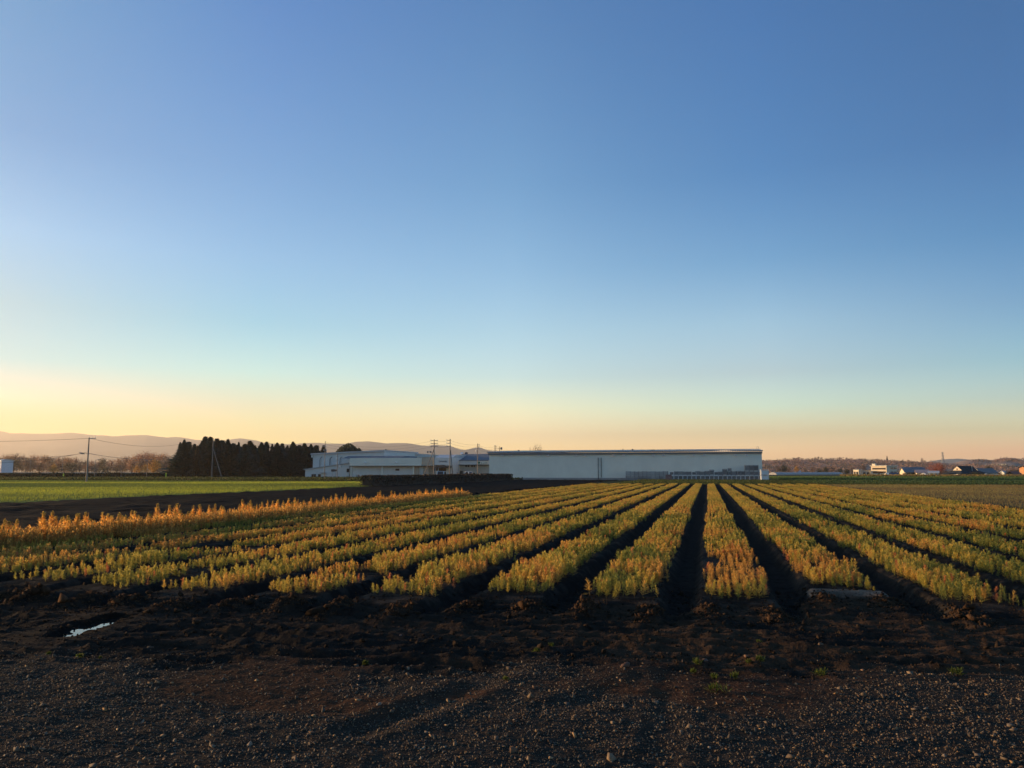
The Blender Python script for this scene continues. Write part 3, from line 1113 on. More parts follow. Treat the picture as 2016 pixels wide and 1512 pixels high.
GW, GC = 'grey wooden crates in two tiers by the shed', 'steel cage crates stacked by the shed'
for i in range(10):
    u = 1236.8 + 8.2 * i
    put_crate('wood', u, .0, f'slatted grey crate, lower one of the {ORD[i + 1]} stack from the left end by the shed', GW, turn=random.gauss(0, .02), sz=1.0)
    put_crate('wood', u + random.gauss(0, .2), .88, f'slatted grey crate, upper one of the {ORD[i + 1]} stack from the left end by the shed', GW, turn=random.gauss(0, .03), sz=random.uniform(.95, 1.03))
put_crate('pink', 1316.5, .0, 'low reddish slatted crate standing before the others, bottom of two', 'reddish crates before the wall of crates', YC - 5.5)
put_crate('pink', 1316.5, .57, 'low reddish slatted crate standing before the others, top of two', 'reddish crates before the wall of crates', YC - 5.5)
NC = 21
for i in range(NC):
    u = 1322.5 + 8.75 * i
    n3 = i >= 17 and i <= 19
    put_crate('cage', u, .0, f'light posted cage crate, bottom of the {ORD[i + 1]} cage stack from the left', GC, turn=random.gauss(0, .015))
    if i in (13, 15):
        put_crate('light', u + .3, .97, f'shrunken mesh crate above the {ORD[i + 1]} cage crate from the left', GC, sx=.82, sz=1.1, turn=.2)
        if i == 13:
            put_crate('light', u + .6, 1.72, 'small mesh crate topping a narrow three-high stack near the tall dark stack', GC, sx=.7, sz=.8, turn=-.1)
        continue
    sz = 1.42 if 9 <= i <= 10 else 1.6 if i == 12 else random.uniform(.92, 1.12)
    put_crate('light' if i % 5 or n3 else 'cage', u + random.gauss(0, .3), .97, f'grey mesh crate, second tier of the {ORD[i + 1]} cage stack from the left', GC, sx=random.uniform(.9, 1.0),
              sz=(sz if (i % 5 or n3) else .72), turn=random.gauss(0, .04))
    if n3:
        put_crate('light', u, 1.72, f'grey mesh crate, top of the {ORD[i + 1]} cage stack, in the tall dark block', GC, sz=1.55)
for k in range(2):
    put_crate('wrap', 1505.0, 1.02 * k, f'white framed crate, {("lower", "upper")[k]} of the pair at the right end of the stacks', 'white framed crates', YC - 2.5, turn=.15)

# ------------------------------------------------------------------ white works buildings left of the shed
def win(m, root, x0, x1, y, z0, z1, name='window'):
    f = MB()
    t = .05
    f.box(x0 - t, x1 + t, y - .05, y + .02, z1, z1 + t)
    f.box(x0 - t, x1 + t, y - .05, y + .02, z0 - t, z0)
    f.box(x0 - t, x0, y - .05, y + .02, z0, z1)
    f.box(x1, x1 + t, y - .05, y + .02, z0, z1)
    w = f.build(name, m, root)
    MB().box(x0, x1, y - .02, y - .008, z0, z1).build('pane', PANE, w)
    return w


def uz(u, v, y):
    return on_y(u, v, y)


# tall hall with the lean-to
ya = 172.0
x0, zl = uz(616.5, 893.5, ya)
x1, zr_ = uz(757, 886.8, ya)
hall = empty('processing_hall', ((x0 + x1) / 2, ya, 0), 'tall pale hall with three bent wall ducts and a sloping annex at its foot', 'building')
MB().hexa([(x0, ya, -.3), (x1, ya, -.3), (x1, ya + 22, -.3), (x0, ya + 22, -.3), (x0, ya, zl), (x1, ya, zr_), (x1, ya + 22, zr_), (x0, ya + 22, zl)]).build('wall', WHITE2, hall)
rf = MB().hexa([(x0 - .5, ya - .4, zl - .25), (x1 + .1, ya - .4, zr_ - .25), (x1 + .1, ya + 22.3, zr_ - .25), (x0 - .5, ya + 22.3, zl - .25),
                (x0 - .5, ya - .4, zl + .12), (x1 + .1, ya - .4, zr_ + .12), (x1 + .1, ya + 22.3, zr_ + .12), (x0 - .5, ya + 22.3, zl + .12)]).build('roof', METROOF, hall)
xa, za = uz(613, 900, ya - .5)
MB().box(xa, x0 + .1, ya - .5, ya - .41, za - .1, zl - .3).build('eave_box', WHITE, hall)
for u in (631, 650.5, 670):
    x, zt = uz(u, 899.5, ya)
    _, zb = uz(u, 921, ya)
    MB().tube([(x, ya - .25, zb), (x, ya - .25, zt - .8), (x + .1, ya - .25, zt - .4), (x + .3, ya - .25, zt - .15), (x + .6, ya - .25, zt)], .11).build('duct', STEEL, hall)
yb = 168.0
x0, z0 = uz(601, 925, yb)
x1, z1 = uz(688, 912, yb)
MB().hexa([(x0, yb, -.3), (x1, yb, -.3), (x1, ya - .01, -.3), (x0, ya - .01, -.3), (x0, yb, z0), (x1, yb, z1), (x1, ya - .01, z1), (x0, ya - .01, z0)]).build('annex_wall', WHITE2, hall)
MB().hexa([(x0 - .3, yb - .3, z0 + .003), (x1, yb - .3, z1 + .003), (x1, ya - .01, z1 + .003), (x0 - .3, ya - .01, z0 + .003),
           (x0 - .3, yb - .3, z0 + .17), (x1, yb - .3, z1 + .17), (x1, ya - .01, z1 + .17), (x0 - .3, ya - .01, z0 + .17)]).build('annex_roof', METROOF, hall)
for ua, ub in ((613.5, 617.5), (618, 622), (626.3, 631.5)):
    xa, zt = uz(ua, 933.8, yb)
    xb, zb = uz(ub, 938.8, yb)
    win(TRIM, hall, xa + .04, xb - .04, yb, zb, zt)
xa, zt = uz(634, 931.5, yb)
xb, _ = uz(640, 931, yb)
d_ = MB().box(xa, xb, yb - .06, yb - .01, 0, zt).build('door', WHITE, hall)
MB().box(xa - .2, xb + .3, yb - .8, yb - .01, zt + .05, zt + .12).build('door_canopy', STEEL, hall)
xa, zt = uz(683, 923, yb)
xb, zb = uz(687.3, 929.5, yb)
win(TRIM, hall, xa, xb, yb, zb, zt)
x, zc = uz(669, 918, yb)
MB().box(x - .25, x + .25, yb - .15, yb - .01, zc - .3, zc + .3).build('meter_box', LAMPW, hall)

# low front block with the pillars
yc_ = 165.5
x0, zt = uz(688.5, 902, yc_)
x1, zb = uz(829.5, 916.6, yc_)
pk_ = empty('packing_shed', ((x0 + x1) / 2, yc_, 0), 'low pale green packing shed with a deep fascia on white pillars', 'building')
MB().box(x0, x1, yc_, yc_ + 14, zb, zt).build('fascia', WHITE, pk_)
MB().box(x0 + .2, x1 - .05, yc_ + 1.2, yc_ + 13.5, -.3, zb - .003).build('wall', WHITE2, pk_)
MB().box(x0 - .02, x1, yc_ - .03, yc_ + .25, zb - .12, zb - .003).build('fascia_dark_strip', TRIM, pk_)  # dark strip drawn in for the shadow line under the fascia
xq, zq = uz(800, 897.6, yc_ + 6)
xw, zw = uz(688.5, 898.5, yc_ + 6)
MB().hexa([(xw, yc_ + 2, zt), (xq, yc_ + 2, zt), (xq, yc_ + 13, zt), (xw, yc_ + 13, zt), (xw, yc_ + 5, zq), (xq, yc_ + 5, zq), (xq, yc_ + 13, zq), (xw, yc_ + 13, zq)]).build('roof', BLUEROOF, pk_)
for u in (690, 751, 812.8):
    x, _ = uz(u, 930, yc_)
    MB().box(x - .13, x + .13, yc_ + .26, yc_ + .52, -.2, zb - .12).build('pillar', WHITE, pk_)
for u in (719.5, 780):
    x, z = uz(u, 910.6, yc_)
    h_ = MB().prism([(yc_ - .001, z - .16), (yc_ - .001, z + .18), (yc_ - .14, z + .18), (yc_ - .3, z + .02), (yc_ - .3, z - .16)], 'x', x - .2, x + .2).build('vent_hood', LAMPW, pk_)
    MB().box(x - .15, x + .15, yc_ - .314, yc_ - .302, z - .02, z + .04).build('vent_slot', DARKST, h_)
xa, zt2 = uz(779, 923.3, yc_ + 1.2)
xb, zb2 = uz(786, 926.2, yc_ + 1.2)
win(TRIM, pk_, xa, xb, yc_ + 1.2, zb2, zt2)
xa, z_ = uz(704.5, 936, yc_ + 1.2)
xb, _ = uz(709, 938, yc_ + 1.2)
MB().box(xa, xb, yc_ + 1.0, yc_ + 1.19, z_ - .4, z_).build('meter_box', TRIM, pk_)
xa, z_ = uz(690.5, 934, yc_ + .9)
xb, z2 = uz(702, 938.5, yc_ + .9)
MB().box(xa, xb, yc_ + .6, yc_ + 1.1, z2, z_).build('bench_board', WHITE2, pk_)

# cream hall beside it
x0, zt = uz(829.6, 901, yc_ + .3)
x1, zb = uz(854.5, 916.6, yc_ + .3)
cr = empty('cream_hall', ((x0 + x1) / 2, yc_ + .3, 0), 'cream fronted hall between the packing shed and the sign bearing office', 'building')
xm, _ = uz(844, 930, yc_ + 1.3)
xs_, _ = uz(814.5, 930, yc_ + 1.0)
MB().box(x0 + .003, x1, yc_ + .3, yc_ + 14, zb, zt).build('fascia', CREAM, cr)
MB().box(x1 - 3.9, x1, yc_ + 1.3, yc_ + 13, -.3, zb - .003).build('wall', CREAM, cr)
MB().box(xm, x1 - .1, yc_ + 1.22, yc_ + 1.295, -.2, zb - .5).build('shutter_door', M('tan_shutter', (.4, .32, .22), .7, .1, 1), cr)
MB().box(xs_, x1 - 3.905, yc_ + .9, yc_ + 1.19, -.3, zb - .13).build('front_panel', M('beige_panel', (.52, .43, .33), .7, .1, 1), cr)
MB().box(x0, x1, yc_ + .27, yc_ + .6, zb - .1, zb - .004).build('fascia_dark_strip', TRIM, cr)  # shadow line carried on under the cream fascia as a dark strip
xq, zq = uz(757, 890, 192)
xw, zw = uz(865, 895.5, 192)
cb = MB().hexa([(xq, 192, -.3), (xw, 192, -.3), (xw, 215, -.3), (xq, 215, -.3), (xq, 192, zq), (xw, 192, zw), (xw, 215, zw), (xq, 215, zq)])
bk = empty('rear_hall', ((xq + xw) / 2, 192, 0), 'pale cream hall whose flat roof shows behind the packing shed', 'building')
cb.build('wall', M('pale_cream', (.6, .55, .5), .7, .06, .3), bk)
MB().box(xq - .2, xw + .2, 191.8, 191.99, zw - .5, zw - .25).build('fascia', WHITE2, bk)

# office with the sign
yo = 165.0
x0, zt = uz(854.6, 901, yo)
x1, _ = uz(889.5, 930, yo)
_, zs = uz(860, 895.5, yo + 5)
of = empty('office_building', ((x0 + x1) / 2, yo, 0), 'white office block with dark lettering on its upper wall and a porch', 'building')
_, zb = uz(860, 916.4, yo)
MB().box(x0, x1, yo, yo + 12, zb, zt).build('upper_wall', WHITE2, of)
MB().box(x0 + .02, x1 - .02, yo + .6, yo + 11.8, -.3, zb - .002).build('wall', WHITE2, of)
MB().hexa([(x0, yo + .4, zt + .002), (x1, yo + .4, zt + .002), (x1, yo + 12, zt + .002), (x0, yo + 12, zt + .002), (x0, yo + 4, zs), (x1, yo + 4, zs), (x1, yo + 12, zs), (x0, yo + 12, zs)]).build('roof', METROOF, of)
xb, _ = uz(876.5, 930, yo)
MB().box(x0 + .02, xb, yo - .25, yo - .003, zb - .05, zb + .1).build('eave', M('brown_trim', (.12, .08, .06), .7, .2, 2), of)
xa, zc = uz(861.5, 919.4, yo)
MB().box(xa, x1 - .1, yo - 1.6, yo + .59, zc - .12, zc + .16).build('porch_roof', DARKST, of)
MB().box(xa, xa + .12, yo - 1.55, yo - 1.43, -.2, zc - .125).build('porch_post', STEEL, of)
for ua, ub, va, vb in ((855.3, 858, 920, 926.5), (859, 862, 921, 926.5), (864, 878, 921.5, 929)):
    xa, z1_ = uz(ua, va, yo + .6)
    xb, z0_ = uz(ub, vb, yo + .6)
    win(TRIM, of, xa, xb, yo + .6, z0_, z1_)


def letters(text, mat, root, x, y, z, size, width=None, parent=None, name='lettering'):
    cu = bpy.data.curves.new(name, 'FONT')
    cu.body = text
    cu.size = size
    cu.extrude = .012
    o = bpy.data.objects.new(name, cu)
    col.objects.link(o)
    bpy.context.view_layer.update()
    me = bpy.data.meshes.new_from_object(o)
    bpy.data.objects.remove(o)
    v = np.array([q.co for q in me.vertices])
    if width:
        v[:, 0] *= width / max(v[:, 0].max(), 1e-3)
    w = np.stack([v[:, 0] + x, -v[:, 2] + y, v[:, 1] + z], -1) - np.array(root.location)
    me.vertices.foreach_set('co', w.astype(np.float32).ravel())
    me.update()
    me.materials.clear()
    return link(name, me, mat, root)


xa, za = uz(864.2, 909.8, yo)
xb, _ = uz(879.5, 909, yo)
letters('Lamonoie', INK, of, xa, yo - .02, za, .62, xb - xa)

# hall with the blue roof and the emblem board
yh = 170.0
x0, zt = uz(889.6, 906.5, yh)
x1, zb = uz(962, 914.6, yh)
mh = empty('machinery_hall', ((x0 + x1) / 2, yh, 0), 'grey green hall with a long blue sloping roof and an emblem sign board', 'building')
_, zrf = uz(900, 894.2, yh + 9)
MB().box(x0, x1, yh, yh + 16, zb, zt).build('fascia', WHITE2, mh)
MB().box(x0 + .05, x1, yh + .9, yh + 15.9, -.3, zb - .002).build('wall', M('grey_green_wall', (.42, .45, .42), .7, .08, .6), mh)
MB().hexa([(x0, yh - .1, zt + .003), (x1, yh - .1, zt + .003), (x1, yh + 16, zt + .003), (x0, yh + 16, zt + .003), (x0, yh + 8, zrf), (x1, yh + 8, zrf), (x1, yh + 9, zrf), (x0, yh + 9, zrf)]).build('roof', BLUEROOF, mh)
MB().box(x0, x1, yh - .06, yh + .3, zb - .16, zb - .003).build('fascia_dark_strip', DARKST, mh)
MB().box(x0, x1, yh - .13, yh - .101, zt - .12, zt + .02).build('gutter', TRIM, mh)
for ua, ub in ((916.5, 919.2), (921, 923.5), (928.2, 930.8), (932.6, 935)):
    xa, z1_ = uz(ua, 916.6, yh + .9)
    xb, z0_ = uz(ub, 919, yh + .9)
    win(TRIM, mh, xa, xb, yh + .9, z0_, z1_)
for ua, ub, va in ((905, 911, 927), (919, 923.5, 931), (927.5, 935, 931)):
    xa, z1_ = uz(ua, va, yh + .9)
    xb, z0_ = uz(ub, 935.5, yh + .9)
    win(TRIM, mh, xa, xb, yh + .9, z0_, z1_)
xa, z1_ = uz(941, 908.4, yh)
xb, z0_ = uz(960.5, 914, yh)
sb = MB().box(xa, xb, yh - .06, yh - .003, z0_, z1_).build('sign_board', WHITE, mh)
xc_, zc = uz(943.3, 911, yh)
em = MB()
em.tube([(xc_, yh - .085, zc), (xc_, yh - .062, zc)], .27, 20)
em.build('emblem', GREENINK, sb)
xa, za = uz(946.8, 913.2, yh)
xb, _ = uz(960, 909, yh)
lt = letters('JA ふらの', INK, mh, xa, yh - .085, za, .5, xb - xa)
lt.parent = sb
for ua, v in ((909.3, 891.5), (918, 891.5)):
    xa, za = uz(ua, 893, yh + 8.5)
    MB().prism([(yh + 8.1, zrf + .005), (yh + 8.9, zrf + .005), (yh + 8.5, zrf + .45)], 'x', xa - .3, xa + .3).build('roof_vent', LAMPW if ua < 910 else DARKST, mh)
for ua, va, w, h_ in ((896, 929, 1.1, 1.5), (906, 928, .0, 0)):
    if w:
        x, _ = uz(ua, 935, yh - 1)
        u_ = empty('outdoor_unit', (x, yh - 1, 0), 'grey outdoor air unit on the wall of the blue roofed hall', 'air unit')
        MB().box(x - w / 2, x + w / 2, yh - 1.4, yh - .7, .1, h_).build('casing', STEEL, u_)
        MB().tube([(x, yh - 1.43, h_ * .55), (x, yh - 1.401, h_ * .55)], .38, 16).build('fan_grille', DARKST, u_)


# parked vehicles half hidden by the hedge
def vehicle(name, label, cat, loc, ang, length, body_h, mat, kind):
    r = empty(name, loc, label, cat)
    ox, oy, oz = loc
    w = 1.48

    def B(m):
        m.v = [(v[0] + ox, v[1] + oy, v[2] + oz) for v in m.v]
        return m
    l2 = length / 2
    if kind == 'van':
        prof = [(-l2, .3), (-l2 + .05, .95), (-l2 + .45, body_h), (l2 - .08, body_h), (l2, .9), (l2, .3)]
    elif kind == 'truck':
        prof = [(-l2, .3), (-l2 + .05, .9), (-l2 + .5, body_h), (-l2 + 1.35, body_h), (-l2 + 1.4, .75), (l2, .75), (l2, .4), (l2 - .2, .3)]
    else:
        prof = [(-l2, .3), (-l2 + .05, .75), (-l2 + .9, .9), (-l2 + 1.5, body_h), (l2 - 1.0, body_h), (l2 - .35, .95), (l2, .9), (l2, .3)]
    B(MB().prism([(y, z) for y, z in prof], 'x', -w / 2, w / 2)).build('body', mat, r)
    gl = MB()
    a0, a1 = (-l2 + .32, -l2 + 1.25) if kind == 'truck' else (-l2 + .6, l2 - .5)
    for sx in (-1, 1):
        xx = sx * (w / 2 + .004)
        gl.poly([(xx, a0 + (.6 if kind == 'car' else 0), 1.0), (xx, a1 - (.1 if kind == 'car' else 0), 1.0), (xx, a1 - .12 - (.5 if kind == 'car' else 0), body_h - .12), (xx, a0 + .2 + (.7 if kind == 'car' else 0), body_h - .12)])
    B(gl).build('side_glass', PANE, r)
    g2_ = MB()
    ya0, za0 = prof[1] if kind != 'car' else prof[2]
    yb0, zb0 = prof[2] if kind != 'car' else prof[3]
    g2_.poly([(-w / 2 + .1, ya0 + (yb0 - ya0) * .15 - .012, za0 + (zb0 - za0) * .15), (w / 2 - .1, ya0 + (yb0 - ya0) * .15 - .012, za0 + (zb0 - za0) * .15),
              (w / 2 - .15, ya0 + (yb0 - ya0) * .9 - .012, za0 + (zb0 - za0) * .9), (-w / 2 + .15, ya0 + (yb0 - ya0) * .9 - .012, za0 + (zb0 - za0) * .9)])
    B(g2_).build('windscreen', PANE, r)
    for sy in (-1, 1):
        for sx in (-1, 1):
            y = sy * (l2 - .65)
            x = sx * (w / 2 - .06)
            B(MB().tube([(x - .09, y, .29), (x + .09, y, .29)], .29, 16)).build('wheel', TYRE, r)
    for sx in (-1, 1):
        B(MB().box(sx * .55 - .13, sx * .55 + .13, -l2 - .03, -l2 + .02, .62, .78)).build('headlight', WRAP, r)
    r.rotation_euler.z = ang
    return r


x, _ = uz(869.5, 935, 160)
vehicle('parked_van', 'pale blue white van parked before the office porch', 'van', (x, 160, 0), R(8), 3.3, 1.75, LBLUE, 'van')
x, _ = uz(917, 935, 163)
vehicle('parked_truck', 'small white pickup parked behind the hedge under the blue roof', 'truck', (x, 163, 0), R(70), 3.3, 1.7, CARW, 'truck')

# ------------------------------------------------------------------ trees, hedges
def quads_cloud(cen, size, colr, g, flat=.6):
    """leaf clumps: diamonds facing every way"""
    N = len(cen)
    a = g.normal(0, 1, (N, 3))
    a /= np.linalg.norm(a, axis=1, keepdims=True)
    b_ = g.normal(0, 1, (N, 3))
    b_ -= (b_ * a).sum(1, keepdims=True) * a
    b_ /= np.linalg.norm(b_, axis=1, keepdims=True)
    s = (size * g.uniform(.6, 1.4, N))[:, None]
    V = np.stack([cen - a * s, cen - b_ * s * flat, cen + a * s, cen + b_ * s * flat], 1).reshape(-1, 3)
    return V, np.arange(N * 4).reshape(-1, 4), np.repeat(colr, 4, 0)


def trunk_mb(h, r, g, limbs=6, spread=.5, low=.3):
    m = MB()
    m.tube([(0, 0, -.2), (g.normal(0, .02) * h, g.normal(0, .02) * h, h * .5), (g.normal(0, .04) * h, g.normal(0, .04) * h, h * .92)], r, 6, r * .25)
    for k in range(limbs):
        z = h * (low + (.8 - low) * k / max(limbs - 1, 1))
        a = g.uniform(0, 6.28)
        l = h * spread * .5 * (1.1 - .6 * k / limbs)
        m.tube([(0, 0, z), (math.cos(a) * l * .5, math.sin(a) * l * .5, z + l * .45), (math.cos(a) * l, math.sin(a) * l, z + l * .9)], r * .4, 5, r * .08)
    return m


def make_tree(name, kind, h, w, cols, seed, leaf=.28, n_=420):
    """root Empty > trunk, crown"""
    g = np.random.default_rng(seed)
    root = bpy.data.objects.new(name, None)
    root.empty_display_size = .5
    col.objects.link(root)
    c0, c1 = np.array(cols[0]), np.array(cols[1])
    if kind == 'conifer':
        trunk_mb(h, h * .018, g, 0).build('trunk', BARK, root)
        V_, F_, C_ = blades(np.zeros((1, 3)), np.array([h]), np.array([w / 2]), c0[None], n_, leaf, seed, up=.16, low=.05, taper=(.97, 1.05, 1.01)[seed % 3])
        V_[:, :2] *= (1 + .8 * (noise(V_[:, 2] * .9, np.arctan2(V_[:, 1], V_[:, 0]) * 1.3 + 4, seed) - .5))[:, None]
        V_[:, 2] += (noise(V_[:, 0] * 1.2, V_[:, 1] * 1.2, seed + 9) - .5) * .9 * sstep(9.5, 8.0, V_[:, 2])
        f = g.random(len(C_) // 4)
        C_ = C_ * 1.0
        C_ += np.repeat((c1 - c0) * (f[:, None] ** 2), 4, 0)
        link('crown', np_mesh('crown', V_, F_, C_), NEEDLE, root)
    else:
        trunk_mb(h, h * .022, g, 8, w / h, .25).build('trunk', BARK, root)
        nc = 22
        cc_ = []
        while len(cc_) < nc:
            q = g.uniform(-1, 1, 3)
            if q @ q < 1:
                cc_.append(q)
        cc_ = np.array(cc_) * np.array([w * .38, w * .38, h * .34]) + np.array([0, 0, h * (.54 if kind != 'poplar' else .55)])
        if kind == 'poplar':
            cc_[:, 2] = np.linspace(.15, .92, nc) * h
            cc_[:, :2] *= (1 - np.abs(np.linspace(-.8, 1, nc)))[:, None] + .15
        sp = np.array([w * .11, w * .11, h * .085])
        if kind == 'round':
            cc_ = cc_ * np.array([1.1, 1.1, 1.15]) + np.array([0, 0, .3])
            sp = sp * 1.1
        k = g.integers(0, nc, n_)
        p_ = cc_[k] + g.normal(0, 1, (n_, 3)) * sp
        if kind == 'round':
            p_[:, 2] = np.minimum(p_[:, 2], h * (.99 - .5 * ((p_[:, 0] ** 2 + p_[:, 1] ** 2) / (w * .5) ** 2)))
        f = np.clip(g.random((n_, 1)) * .6 + .4 * (k[:, None] % 5) / 4, 0, 1)
        V_, F_, C_ = quads_cloud(p_, leaf, c0 * (1 - f) + c1 * f, g, .45)
        link('crown', np_mesh('crown', V_, F_, C_), TWIG, root)
    return root


def plant(proto, used, name_loc, s, rot, label, cat, group):
    """first use moves the model itself, later ones copy it with its parts"""
    if proto in used:
        r = proto.copy()
        col.objects.link(r)
        for c in proto.children:
            k = c.copy()
            col.objects.link(k)
            k.parent = r
    else:
        r = proto
        used.add(proto)
    r.location = name_loc
    r.scale = s
    r.rotation_euler.z = rot
    return tag(r, label, cat, group)


used = set()
CON = [make_tree('conifer_tree', 'conifer', 10, (4.2, 5.4, 4.6, 6.2, 5.0)[k], ((.028, .06, .055), (.05, .092, .072)), 40 + k, (.13, .16, .12, .17, .14)[k], 2600) for k in range(5)]
CONB = make_tree('conifer_tree', 'conifer', 10, 4.2, ((.05, .048, .035), (.09, .075, .05)), 49, .15, 2600)
CT = [(355, 873), (363, 868.5), (372, 873), (383, 877), (398, 871), (404.5, 863), (415, 863.5), (427, 867), (437, 870), (448.5, 868), (459, 876), (470, 872.5), (482, 877), (492.5, 871.5),
      (503, 879), (515, 873.5), (525, 873), (536, 876), (546, 874.5), (556, 876), (566, 879), (577, 872.5), (589, 879), (600, 875.5), (612, 877), (623, 879.5), (637, 879)]
for i, (u, v) in enumerate(CT):
    d = 189 + (i % 3) * 7 + (10 if i > 12 else 0)
    b_ = at(u, v, d)
    s = b_[2] / 10.0
    wd_ = random.uniform(1.05, 1.6) * (.8 if i == 0 else 1)
    plant(CON[(i * 3 + i // 4) % 5], used, (b_[0], b_[1], 0), (s * wd_, s * wd_, s * 1.02), random.uniform(0, 6), f'dark conifer, {ORD[i + 1]} from the left end of the tall dark row', 'tree', 'dark conifers in one row')
b_ = at(389, 878, 184)
plant(CONB, used, (b_[0], b_[1], 0), (b_[2] / 10,) * 3, 1.0, 'brownish conifer standing in front of the dark conifers', 'tree', None)
for i in range(16):
    u = 366 + i * 17.0 + random.uniform(-5, 5)
    b_ = at(u, float(np.interp(u, [c_[0] for c_ in CT], [c_[1] for c_ in CT])) + random.uniform(2, 8), 186 + random.uniform(0, 8) + (8 if u > 480 else 0))
    s = b_[2] / 10
    plant(CON[(i * 2 + 1) % 5], used, (b_[0], b_[1], 0), (s * random.uniform(1.2, 1.7), s * random.uniform(1.2, 1.7), s), random.uniform(0, 6), 'broad dark conifer filling the gap between taller conifers of the tall row', 'tree', 'broad conifers between the tall ones')
# second rank fills the row
for i in range(26):
    u = 360 + i * 10.7 + random.uniform(-3, 3)
    b_ = at(u, 884 + random.uniform(-3, 5), 214 + random.uniform(0, 8))
    plant(CON[(i * 2) % 5], used, (b_[0], b_[1], 0), (b_[2] / 10 * 1.25, b_[2] / 10 * 1.25, b_[2] / 10), random.uniform(0, 6), 'shorter dark conifer in the second rank, showing only between front conifers', 'tree', 'second rank of dark conifers')

DG = make_tree('broadleaf_tree', 'round', 10, 8, ((.035, .05, .03), (.06, .08, .045)), 60, .3, 4500)
BEHIND = [(665, 886, .5, 'small dark tree just showing over the hall roof, first of the group'), (673, 880.5, .6, 'brownish dark tree over the hall roof beside the round tree'),
          (685, 873.5, 1.15, 'round dark green tree rising highest over the hall roof'), (698, 881.5, .6, 'small tree right of the round tree over the roof'),
          (706, 882.5, .6, 'last dark treetop over the hall roof before the ridge'), (759, 885, .5, 'little dark treetop at the upper end of the hall roof')]
for u, v, w, lab in BEHIND:
    b_ = at(u, v, 232)
    plant(DG, used, (b_[0], b_[1], 0), (b_[2] / 9.9 * w, b_[2] / 9.9 * w, b_[2] / 9.9), random.uniform(0, 6), lab, 'tree', 'trees behind the hall')
BARE = make_tree('bare_tree', 'broad', 10, 7, ((.20, .125, .09), (.30, .19, .13)), 61, .17, 1500)
for u, v, w, lab in ((1045, 881, .5, 'lesser bare tree showing over the shed roof'), (1055, 872.5, 1.0, 'larger bare tree showing over the shed roof'), (1064, 876, .6, 'slim bare tree at the side of the larger one over the shed roof')):
    b_ = at(u, v, 262)
    plant(BARE, used, (b_[0], b_[1], 0), (b_[2] / 9.8 * w * .6, b_[2] / 9.8 * w * .6, b_[2] / 9.8), random.uniform(0, 6), lab, 'tree', 'bare trees behind the shed')

AUT = [make_tree('autumn_tree', 'broad', 10, 9, c, 62 + i, .22, 2400) for i, c in enumerate((((.26, .13, .07), (.42, .22, .11)), ((.22, .125, .08), (.34, .19, .115)), ((.17, .12, .09), (.26, .18, .125)),
                                                                                          ((.25, .12, .085), (.40, .20, .12)), ((.12, .10, .065), (.20, .155, .09))))]
WORD = ['rusty', 'dull brown', 'grey brown', 'reddish', 'dark olive']
tops = [(-80, 893), (0, 893), (20, 891.5), (60, 893), (100, 897), (140, 895), (170, 902), (215, 900), (235, 902), (262, 893), (275, 890), (300, 889), (320, 892), (335, 896), (350, 900)]
tu, tv = zip(*tops)
for i in range(62):
    u = -75 + i * 6.9 + random.uniform(-4, 4)
    k = random.choice((0, 1, 1, 2, 3, 4)) if i % 2 else random.choice((2, 4, 2, 1))
    d = 330 + random.uniform(0, 90) if i % 2 else 290 + random.uniform(0, 30)
    vt = float(np.interp(u, tu, tv)) + abs(random.gauss(0, 3)) + (0 if i % 2 else 10)
    b_ = at(u, vt, d)
    s = b_[2] / 9.7
    plant(AUT[k], used, (b_[0], b_[1], 0), (s * random.uniform(.8, 1.15), s * random.uniform(.8, 1.15), s), random.uniform(0, 6),
          f'{WORD[k]} leafless tree in the {"rear" if i % 2 else "front"} of the hazy autumn belt behind the guard rail', 'tree', 'autumn tree belt behind the guard rail')
GOLDT = make_tree('golden_tree', 'broad', 10, 10, ((.36, .19, .04), (.5, .28, .06)), 70, .28, 1500)
for u, v, vb, d, lab in ((107, 913, 924, 285, 'small golden tree alone in the autumn belt'), (304, 904, 922, 285, 'taller golden orange tree near the dark conifers'),
                         (286, 914, 923, 280, 'low golden bush left of the taller golden tree'), (270, 916, 923, 280, 'lowest golden bush, farthest from the conifers'), (336, 912, 926, 270, 'golden orange tree touching the first dark conifer')):
    b_ = at(u, v, d)
    s = b_[2] / 9.7
    plant(GOLDT, used, (b_[0], b_[1], 0), (s * .75, s * .75, s), random.uniform(0, 6), lab, 'tree', 'golden trees in the belt')


